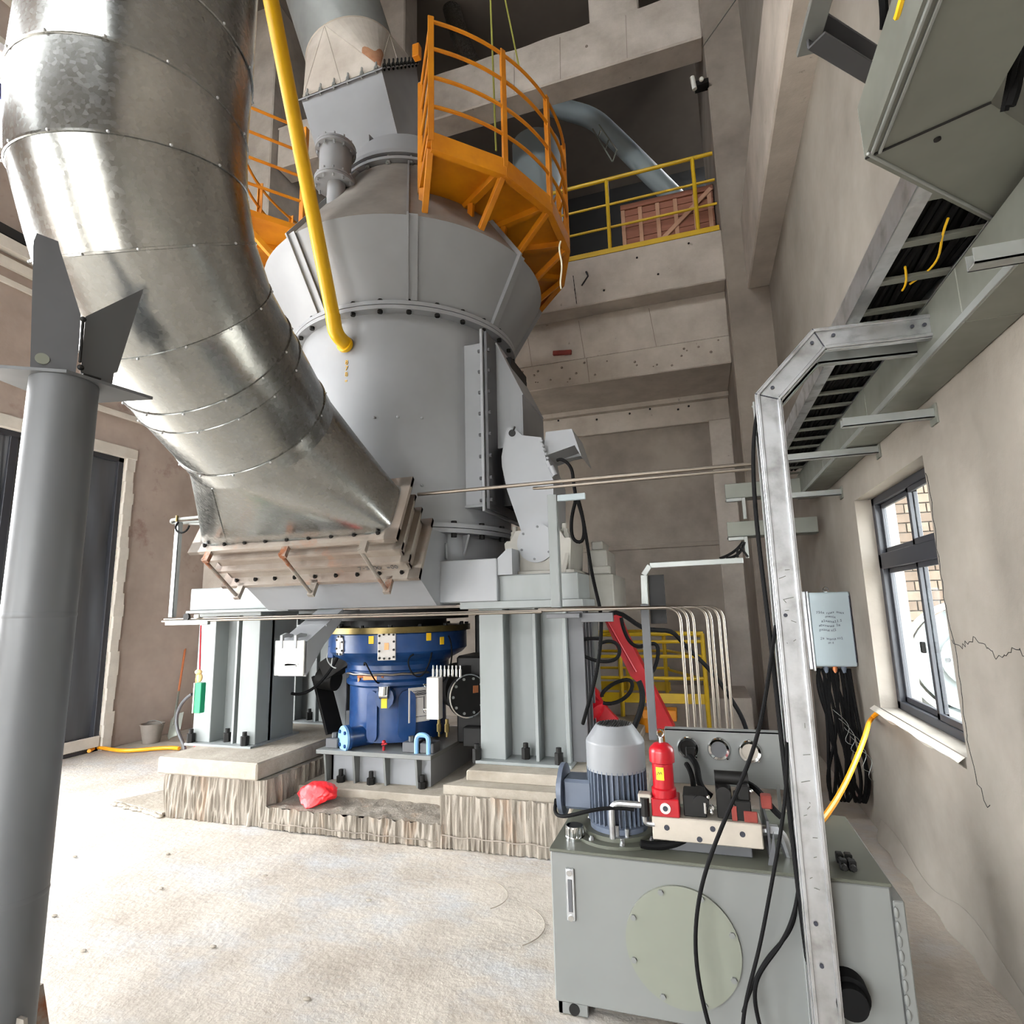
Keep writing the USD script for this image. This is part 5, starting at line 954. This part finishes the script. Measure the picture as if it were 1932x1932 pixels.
# filter
FXc, FYc = -.205, 2.62
hf = thing('oil_filter', 'bright red oil filter bottle standing on the steel manifold block', 'filter', (FXc, FYc, .745))
m = MB(); m.box(FXc-.05, FYc-.05, .745, FXc+.06, FYc+.06, .815, .004); fb = obj('filter_head', m, 'red_paint', hf)
m = MB(); m.cyl((FXc+.005, FYc-.055, .78), (FXc+.005, FYc-.05, .78), .021, n=24); m.cyl((FXc+.005, FYc-.050, .78), (FXc+.005, FYc-.05, .7801), .003, n=10); obj('port_ring', m, 'label_white', fb)
m = MB(); m.cyl((FXc+.005, FYc-.058, .78), (FXc+.005, FYc-.05, .78), .010, n=14); obj('port_plug', m, 'ink', fb)
m = MB(); m.lathe([(0, .815), (.05, .815), (.05, .845), (.043, .85), (.043, .945), (.052, .95), (.052, .99), (.048, 1.005), (.03, 1.022), (.014, 1.026), (0, 1.026)], (FXc, FYc, 0), 36); fbt = obj('bottle', m, 'red_paint', hf)
m = MB(); v, f = grid(8, 2, lambda s, t: (FXc+.0445*math.cos(-2.15+.75*s), FYc+.0445*math.sin(-2.15+.75*s), .885+.05*t)); m.add(v, f); obj('sticker', m, 'label_yellow', fbt)
m = MB(); m.tube([(FXc+.0452*math.cos(-2.0+.4*s), FYc+.0452*math.sin(-2.0+.4*s), .905+.012*abs(math.sin(6*s))) for s in np.linspace(0, 1, 9)], .001, 4); obj('sticker_print', m, 'ink', fbt)
m = MB(); m.cyl((FXc, FYc, 1.02), (FXc, FYc, 1.045), .010, n=10); m.lathe([(.012, 0), (.016, .003), (.019, 0), (.016, -.003), (.012, 0)], (FXc, FYc, 1.062), 20, axis=(.3, 1, 0)); obj('eye_bolt', m, 'chrome', hf)
m = MB(); m.box(FXc-.105, FYc-.04, .79, FXc-.05, FYc+.01, .825, .004); obj('indicator', m, 'pale_plate', hf)
# manifold and valves
mbk = thing('manifold_block', 'drilled pale steel manifold block carrying valves above the tank', 'manifold', (-.05, 2.62, .655))
m = MB(); m.box(-.258, 2.575, .655, .162, 2.72, .745, .004); blk = obj('block', m, 'pale_plate', mbk)
for x, z in ((-.20, .705), (-.075, .672), (-.022, .715), (.088, .705)): m = MB(); m.cyl((x, 2.573, z), (x, 2.58, z), .0105, n=18); obj('port_hole', m, 'ink', blk)
m = MB(); m.box(-.20, 2.6, .612, .12, 2.70, .66, .003); obj('block_stand', m, 'dark_grey_paint', mbk)
m = MB(); m.box(-.13, 2.60, .745, -.04, 2.72, .83, .004); m.cyl((-.06, 2.59, .80), (-.06, 2.74, .80), .032, n=20); m.box(.0, 2.61, .745, .06, 2.73, .86, .004); m.cyl((.03, 2.60, .84), (.03, 2.76, .84), .028, n=18); obj('solenoid_valve', m, 'black_steel', mbk)
m = MB(); m.box(.07, 2.60, .745, .13, 2.74, .82, .004); m.box(.085, 2.6, .82, .13, 2.70, .88, .006); m.cyl((.0, 2.66, .89), (.13, 2.66, .89), .026, n=18); obj('solenoid_valve', m, 'black_steel', mbk)
m = MB(); m.box(.055, 2.595, .745, .075, 2.6, .80, .001); m.box(.10, 2.59, .745, .15, 2.6, .785, .002); m.box(.17, 2.62, .79, .21, 2.66, .84, .004); obj('red_spacer', m, 'brick_red', mbk)
m = MB(); m.cyl((-.02, 2.585, .79), (-.02, 2.60, .79), .01, n=10); m.ball((-.03, 2.585, .83), .008, 1); m.ball((.135, 2.6, .86), .008, 1); m.cyl((-.045, 2.58, .81), (-.045, 2.58, .77), .006, n=8); m.ball((-.02, 2.58, .775), .008, 1); obj('screw', m, 'chrome', mbk)
m = MB(); m.tube(bend([(.16, 2.65, .70), (.235, 2.65, .70), (.26, 2.66, .60)], .03, 6), .02, 10); m.cyl((.185, 2.65, .70), (.225, 2.65, .70), .026, n=6); obj('outlet_elbow', m, 'galv', mbk)
m = MB(); m.tube(spline([(-.105, 2.95, .90), (-.07, 2.85, .86), (-.06, 2.75, .83), (-.02, 2.70, .80)], 16), .014, 10); m.tube(spline([(-.12, 2.95, .86), (-.1, 2.88, .84), (-.09, 2.78, .80)], 14), .012, 8); m.tube(spline([(.10, 2.72, .86), (.16, 2.70, .84), (.2, 2.66, .80), (.24, 2.64, .76)], 14), .013, 8); obj('signal_cable', m, 'black_rubber', mbk)
# gauge panel
gpn = thing('gauge_panel', 'grey upright gauge panel with three round openings behind the valves', 'panel', (.03, 3.0, TT))
gx0, gx1, gz0, gz1 = (-0.214,3.000,1.013)[0], (0.364,3.000,1.001)[0], .76, (0.046,3.000,1.008)[2]
m = MB(); m.box(gx0, 3.0, gz0, gx1, 3.006, gz1, .002); m.box(gx0, 3.0, gz1-.01, gx1, 3.05, gz1, .002); m.box(gx1-.01, 2.98, TT, gx1, 3.05, gz1, .002); m.box(gx1-.10, 2.995, TT, gx1-.085, 3.0, gz0+.02, .001); m.box(gx0, 3.0, TT, gx0+.02, 3.02, gz0, .001); obj('panel_sheet', m, 'tank_grey', gpn)
for k, (q, mt_) in enumerate((((-0.109,2.990,0.924), 'black_steel'), ((0.029,2.990,0.924), 'dark_grey_paint'), ((0.165,2.990,0.919), 'pale_plate'))):
    q = V(*q); m = MB(); m.lathe([(.034, .012), (.036, -.004), (.046, -.008), (.051, .0), (.049, .012)], q, 36, axis=(0, 1, 0)); rg = obj('gauge_ring', m, 'chrome', gpn)
    m = MB(); m.cyl(q+V(0, .002, 0), q+V(0, .012, 0), .040, n=32); obj('gauge_face', m, mt_, rg)
    m = MB(); m.box(q[0]-.006, q[1]-.006, q[2]+.046, q[0]+.006, q[1]+.006, q[2]+.054, .001); m.box(q[0]+.03, q[1]-.006, q[2]-.044, q[0]+.04, q[1]+.0, q[2]-.034, .001); obj('clip', m, 'chrome', rg, kind='stuff')
m = MB(); q = V(*(-0.100,2.960,0.915)); m.box(q[0]-.02, 2.94, q[2]-.02, q[0]+.025, 2.99, q[2]+.018, .005); obj('plug', m, 'black_steel', gpn)
# foreground cables over the tank
for pts, r, lab in (
    ([(0.266,2.420,1.512), (0.215,2.400,1.299), (0.153,2.380,1.094), (0.077,2.360,0.930), (-0.014,2.340,0.750), (-0.077,2.340,0.586), (-0.107,2.340,0.428), (-0.104,2.340,0.278), (-0.072,2.320,0.132)], .0075, 'leftmost black cable sweeping down in front of the hydraulic tank'),
    ([(0.260,2.400,1.094), (0.238,2.390,0.914), (0.196,2.380,0.738), (0.143,2.370,0.548), (0.097,2.360,0.396), (0.056,2.360,0.275), (0.023,2.360,0.124)], .0065, 'thin black cable hanging just left of the galvanised riser'),
    ([(0.265,2.470,0.604), (0.228,2.440,0.492), (0.172,2.420,0.401), (0.097,2.400,0.309), (0.077,2.400,0.239), (0.092,2.400,0.112)], .007, 'black cable crossing from the riser down to the left'),
    ([(0.248,2.480,0.528), (0.195,2.450,0.414), (0.136,2.440,0.352), (0.073,2.420,0.261), (0.034,2.420,0.171)], .006, 'short black cable crossing lowest beside the riser')):
    m = MB(); m.tube(spline(pts, 50), r, 8); single('black_cable', lab, 'cable', m, 'black_rubber')

# ================================================================== CABLE RISER, LADDER TRAY AND TRUNKING ON THE RIGHT
ris = thing('cable_riser', 'tall galvanised cable-tray riser with a bent top arm in the right foreground', 'cable tray', (.31, 2.44, 0))
r0, r1, r2, r3 = V(.255, 2.4, 0.0), V(.273, 2.4, 2.43), V(.505, 2.4, 2.668), V(.94, 2.4, 2.655)
TW = .095
d12 = unit(r2-r1); IW = [V(1, 0, 0), V(d12[2], 0, -d12[0]), V(0, 0, -1)]; RP = [r0, r1, r2, r3]
MI = [IW[0]]+[(IW[k]+IW[k+1])/(1+IW[k]@IW[k+1]) for k in (0, 1)]+[IW[2]]     # mitred inward directions at the four path points
for k, depth in ((0, .09), (1, .15), (2, .15)):
    iw = IW[k]; at_ = lambda e, off, dy: RP[k+e]+MI[k+e]*off+V(0, dy, 0)
    for dy, s_, mm in ((0, -1, 'galv'), (depth, 1, 'galv_dull')):
        m = MB(); m.prism([at_(0, 0, dy), at_(1, 0, dy), at_(1, TW, dy), at_(0, TW, dy)], (0, .003, 0))
        for off in (.010, TW-.010): m.bar(at_(0, off, dy+.006*s_), at_(1, off, dy+.006*s_), .012, .012, hint=iw, bev=.002)
        for off in (.001, TW-.001): m.bar(at_(0, off, dy+.010), at_(1, off, dy+.010), .024, .005, hint=iw, bev=.001)
        obj('tray_rail', m, mm, ris)
    L_ = np.linalg.norm(RP[k+1]-RP[k]); n = max(2, int(L_/.22)); dk_ = unit(RP[k+1]-RP[k])
    for q_ in range(n):
        c = RP[k]+dk_*L_*(q_+.5)/n+iw*.006; m = MB(); m.bar(c, c+V(0, depth, 0), .05, .004, hint=iw, bev=0); obj('rung', m, 'galv_dull', ris)
for k in (1, 2):
    m = MB(); m.bar(RP[k]+V(0, -.002, 0), RP[k]+MI[k]*TW+V(0, -.002, 0), .003, .004, hint=(0, 1, 0), bev=0); obj('mitre_joint', m, 'ink', ris)
for q in (r0+V(.045, -.004, .37), r0+V(.04, -.004, .50), r0+V(.045, -.004, 1.55), r1+d12*.05+V(.03, -.004, -.02), r2-d12*.04+V(.02, -.004, -.03), r2+V(.07, -.004, -.04), r3+V(-.06, -.004, -.04), r3+V(-.10, -.004, -.04)):
    m = MB(); m.cyl(q, q-V(0, .004, 0), .007, n=10); obj('hole', m, 'ink', ris)
m = MB()
for k in range(18):
    z = rnd.uniform(.6, 1.75); m.tube([(.285+.05*rnd.random(), 2.3965, z), (.285+.05*rnd.random(), 2.3965, z+rnd.uniform(-.01, .02))], .0011, 4)
obj('scuff_mark', m, 'galv_dim', ris, kind='stuff')
for k, (x, y) in enumerate(((.262, 2.43), (.262, 2.45), (.262, 2.47))):
    m = MB(); m.tube(spline([(x, y, .35), (x-.012, y, 1.0), (x-.02, y+.0, 1.6), (x+.002, y, 2.3), (x+.08, y, 2.5)], 40), .007, 6); obj('cable', m, 'black_rubber', ris)
lt = thing('ladder_tray', 'long cable ladder tray full of black cables along the right wall', 'cable tray', (.82, 3.5, 2.62))
LZ, LX0, LX1, LYa, LYb = 2.72, .655, .965, 1.62, 5.6
for x, s_, mm in ((LX0, 1, 'galv'), (LX1, -1, 'galv_dull')):
    m = MB(); m.box(x-.002, LYa, LZ-.0, x+.002, LYb, LZ+.10, 0); m.box(min(x, x+.05*s_), LYa, LZ, max(x, x+.05*s_), LYb, LZ+.004, 0); m.box(min(x, x+.03*s_), LYa, LZ+.096, max(x, x+.03*s_), LYb, LZ+.1, 0); obj('side_rail', m, mm, lt)
for k in range(17): y = LYa+.12+k*.235; m = MB(); m.box(LX0+.04, y, LZ+.002, LX1-.04, y+.035, LZ+.016, .001); obj('rung', m, 'galv_dim', lt)
for k in range(10):
    x = LX0+.06+.022*k; m = MB(); m.tube(spline([(x+.012*math.sin(k*7+j*2.1), LYa+.02+j*.48, LZ+.03+.012*((k+j) % 2)) for j in range(9)], 40), .011, 6); obj('cable', m, 'black_rubber', lt)
m = MB(); m.tube(spline([(.80, 1.9, LZ+.012), (.83, 2.05, LZ+.004), (.85, 2.15, LZ+.01), (.82, 2.3, LZ+.02)], 14), .004, 6); m.tube(spline([(.76, 2.15, LZ+.012), (.79, 2.25, LZ+.002), (.80, 2.32, LZ+.01)], 12), .004, 6); obj('earth_cable', m, 'label_yellow', lt)
m = MB(); m.box(LX0, LYa, LZ+.098, LX1, LYb, LZ+.102, 0); obj('tray_cover', m, 'black_steel', lt)
tk2 = thing('wall_trunking', 'closed grey trunking fixed against the right wall beside the ladder tray', 'trunking', (.98, 3.5, 2.5))
for k in range(4):
    y0 = 1.0+k*1.15; m = MB(); m.box(.90, y0, 2.50, 1.068, y0+1.15, 2.70, .004); obj('trunking_length', m, 'galv_dim', tk2)
m = MB(); m.box(.895, 1.0, 2.503, .905, 5.6, 2.53, .001); obj('trunking_lip', m, 'galv_dull', tk2)
for k, (a, b, lab) in enumerate((((0.696,2.952,2.420), (1.094,2.969,2.420), 'middle'), ((0.714,1.623,2.440), (0.877,1.600,2.440), 'nearest'), ((0.560,3.790,2.470), (0.812,3.792,2.470), 'third'), ((0.677,4.777,2.400), (0.994,4.790,2.400), 'farthest visible'))):
    a, b = V(*a), V(*b); b = V(1.072, a[1], a[2]) if b[0] > .9 else b; a = V(a[0], a[1], a[2]); b = V(b[0], a[1], a[2])
    t = thing('wall_bracket', f'{lab} steel channel bracket carrying the trays off the right wall', 'bracket', (1.07, a[1], a[2]), 'channel brackets under the trays')
    m = MB(); m.box(a[0], a[1]-.022, a[2]-.02, 1.072, a[1]+.022, a[2]-.016, 0); m.box(a[0], a[1]-.022, a[2]-.02, 1.072, a[1]-.018, a[2]+.022, 0); m.box(a[0], a[1]+.018, a[2]-.02, 1.072, a[1]+.022, a[2]+.022, 0); obj('channel', m, 'galv_dull', t)
    m = MB(); m.box(1.062, a[1]-.04, a[2]-.05, 1.07, a[1]+.04, a[2]+.04, .001); obj('wall_plate', m, 'galv_dim', t)
tr2 = thing('overhead_trunking', 'wide grey overhead cable trunking with a mitred bend at the top right', 'trunking', (.63, .9, 2.72))
TZ0, TZ1 = 2.72, 2.87; c0, c1 = V(*(0.488,1.524,2.720)), V(*(1.065,2.081,2.720)); dd = unit(c1-c0); c2 = V(*(0.721,1.431,2.720)); w1 = c2[0]-c0[0]
m = MB(); m.prism([(c0[0], c0[1], TZ0), (c2[0], c2[1], TZ0), (c2[0], -3, TZ0), (c0[0], -3, TZ0)], (0, 0, TZ1-TZ0)); obj('trunking_length', m, 'galv_dim', tr2, smooth=False)
e2 = (XR-.005-c0[0])/dd[0]; e3 = (XR-.005-c2[0])/dd[0]; A_, B_ = c0+dd*e2, c2+dd*e3
m = MB(); m.prism([(c0[0], c0[1]+.003, TZ0-.002), tuple(A_[:2])+(TZ0-.002,), tuple(B_[:2])+(TZ0-.002,), (c2[0], c2[1]+.003, TZ0-.002)], (0, 0, TZ1-TZ0)); obj('trunking_length', m, 'galv_dim', tr2, smooth=False)
m = MB()
for dx in (.012, .03): m.bar((c0[0]+dx, -3, TZ0-.003), (c0[0]+dx, c0[1]-.01, TZ0-.003), .008, .008)
m.bar(c0+dd*.0+V(.0, -.02, -.004), A_+V(0, -.02, -.004), .008, .008); obj('folded_edge', m, 'galv_dull', tr2)
m = MB(); m.bar(c0+V(0, 0, -.002), c2+V(0, 0, -.002), .006, .004); q = V(*(0.642,1.512,2.718)); m.cyl(q, q+V(0, 0, -.004), .008, n=12); obj('mitre_joint', m, 'black_steel', tr2)
m = MB(); m.tube(spline([(0.754,1.434,2.700), (0.768,1.418,2.750), (0.781,1.417,2.800), (0.803,1.406,2.850)], 14), .012, 6); m.tube(spline([(0.750,1.447,2.700), (0.753,1.417,2.740), (0.762,1.384,2.800)], 14), .009, 6); obj('cable', m, 'black_rubber', tr2)
m = MB(); m.tube(spline([(0.445,1.081,2.710), (0.445,1.096,2.710), (0.446,1.112,2.710), (0.448,1.130,2.715)], 10), .006, 6); obj('tie_wire', m, 'label_yellow', tr2)
m = MB(); m.tube(spline([(1.040,2.728,4.527), (1.040,2.737,4.356), (1.050,2.791,4.318)], 10), .02, 8); single('thick_black_cable', 'thick black cable hanging down the wall behind the overhead trunking', 'cable', m, 'black_rubber')
cb = thing('steel_channel', 'grey steel channel spanning from the right wall beam behind the overhead trunking', 'channel', (0.670,2.628,4.200))
a, b = V(*(0.671,2.601,4.200)), V(*(1.164,3.075,4.200)); b = a+(b-a)*min(1, (XR-.07-a[0])/(b[0]-a[0]))
m = MB(); dch = unit(b-a); sd = unit(np.cross(dch, V(0, 0, 1))); m.bar(a+sd*.0, b+sd*.0, .012, .12); m.bar(a+V(0, 0, -.06)+sd*.04, b+V(0, 0, -.06)+sd*.04, .09, .012); m.bar(a+V(0, 0, .06)+sd*.04, b+V(0, 0, .06)+sd*.04, .09, .012); obj('channel', m, 'dark_grey_paint', cb)
m = MB(); m.bar((0.684,2.688,4.200), (0.708,2.348,4.200), .09, .03); obj('wall_angle', m, 'galv_dull', cb)
for k, (v0, lab) in enumerate(((910, 'upper'), (992, 'lower'))):
    a, b = (V(*(0.285,5.400,2.589)), V(*(0.732,5.400,2.597))) if k == 0 else (V(*(0.274,5.400,2.243)), V(*(0.702,5.400,2.284)))
    t = thing('stub_tray', f'{lab} short grey tray stub poking out left of the cable riser', 'cable tray', tuple(a))
    m = MB(); m.box(a[0], 5.4, a[2]-.07, b[0]+.3, 5.41, a[2]+.07, .003); m.box(a[0]-.0, 5.40, a[2]-.07, b[0]+.3, 5.55, a[2]-.06, .002); obj('tray_side', m, 'galv_dim', t)
    m = MB(); m.box(a[0], 5.36, a[2]-.10, a[0]+.13, 5.4, a[2]-.07, .003); m.box(a[0]+.13, 5.37, a[2]-.26, a[0]+.16, 5.40, a[2]-.07, .002); obj('tray_bracket', m, 'galv_dull', t)
# wall box with handwriting
ebx = thing('control_box', 'pale grey control box with handwritten lines hanging beside the window', 'box', (.90, 4.95, 1.0))
EY0, ex0, ex1, ez0, ez1 = 4.9, .75, 1.065, (0.964,4.900,1.115)[2], (0.970,4.900,1.663)[2]
m = MB(); m.box(ex0+.035, EY0, ez0, ex1, EY0+.16, ez1, .008); cbx = obj('box_body', m, 'box_grey', ebx)
m = MB(); m.box(ex0-.01, EY0-.015, ez0-.02, ex0+.015, EY0+.16, ez1+.01, .003); m.box(ex0+.018, EY0-.02, ez0-.03, ex0+.034, EY0+.16, ez1+.012, .003); obj('side_channel', m, 'galv', ebx)
m = MB(); m.lathe([(.014, 0), (.018, .004), (.022, 0), (.018, -.004), (.014, 0)], (.92, EY0+.05, ez1+.02), 20, axis=(0, 1, 0)); obj('lifting_eye', m, 'chrome', ebx)
m = MB(); m.box(ex1-.008, EY0-.004, ez0+.03, ex1-.002, EY0, ez1-.03, 0); obj('door_gap', m, 'ink', ebx)
for k, (tx, dx) in enumerate((('716x  RuwX  MwX', .0), ('MwXiX', .06), ('A1xAmA11 3', .03), ('AbXXwWA  1A', .01), ('PXAXAi X(1', .01), ('', 0), ('2A  wAmA XX1', .01), ('M z', .06))):
    if not tx: continue
    tm_ = meshkit.text_mesh(tx.lower(), .017, .001); v = np.array(tm_.vertices); s_ = min(1.0, .20/max(v[:, 0].max(), .01)); m = MB()
    m.add(np.stack([ex0+.075+dx+v[:, 0]*s_, EY0-.0012-v[:, 2], ez1-.16-.032*k+v[:, 1]+.004*np.sin(v[:, 0]*60)], 1), tm_.faces); obj('handwriting', m, 'ink', cbx, smooth=False)
for x in (.86, .92, .98): m = MB(); m.cyl((x, EY0+.06, ez0), (x, EY0+.06, ez0-.05), .022, n=12); obj('cable_gland', m, 'copper' if x > .9 and x < .95 else 'motor_blue', ebx)
cbn = thing('cable_bundle', 'dark tangle of black cables hanging below the control box', 'cables', (.92, 4.85, .3))
for k in range(13):
    x = .80+.018*k; r_ = random.Random(k); m = MB(); m.tube(spline([(x, EY0+.06, ez0-.02), (x+r_.uniform(-.03, .03), EY0+.02, ez0-.2), (x+r_.uniform(-.05, .04), EY0-.0, ez0-.45), (x+r_.uniform(-.06, .03)+.02, EY0+.0, ez0-.70), (x+r_.uniform(-.05, .05)+.02, EY0+.05, ez0-.95)], 30), .013, 6); obj('cable', m, 'black_rubber', cbn)
for k in range(5):
    r_ = random.Random(50+k); q = V(.86+.03*k, EY0-.04, ez0-.3-.06*k); m = MB(); m.tube(spline([q, q+V(.05, 0, -.05), q+V(.09, 0, -.13+r_.uniform(-.03, .03)), q+V(.06, 0, -.2), q+V(.11+r_.uniform(-.03, .03), 0, -.24)], 16), .0022, 4); obj('tie_wire', m, 'galv_dull', cbn)
m = MB(); m.tube(spline([(1.200,4.404,0.858), (1.160,4.442,0.876), (1.090,4.470,0.879), (1.050,4.580,0.822), (0.854,3.950,0.830), (0.703,3.600,0.735), (0.560,3.300,0.657), (0.430,3.050,0.611)], 40), .014, 8); single('yellow_window_hose', 'yellow hose entering over the sill of the right window', 'hose', m, 'hose_yellow')

# outside the window: a pale machine with a round flange
om = thing('outdoor_machine', 'white and silver rounded machine standing outside the right window', 'machine', (2.0, 5.9, 0))
DC = V(1.97, 5.4, 1.12); nn = unit(V(-.35, -.94, 0)); m = MB(); m.cyl(DC, DC-nn*.9, .40, n=40); obj('drum', m, 'silo_grey', om)
m = MB(); m.lathe([(.41, -.1), (.46, -.1), (.46, .35), (.41, .35)], DC, 40, axis=-nn); obj('white_hood', m, 'white_paint', om)
m = MB(); q = DC; m.cyl(q, q+nn*.04, .21, n=32); hw = obj('round_flange', m, 'silo_grey', om)
for k in range(8): t = k*PI/4; s_ = unit(np.cross(nn, V(0, 0, 1))); w_ = q+nn*.04+s_*.16*math.cos(t)+V(0, 0, .16*math.sin(t)); m = MB(); m.cyl(w_, w_+nn*.015, .018, n=6); obj('bolt', m, 'dark_grey_paint', hw)
m = MB(); m.box(1.75, 5.5, 0, 2.4, 6.2, .75, .01); obj('machine_base', m, 'silo_grey', om)
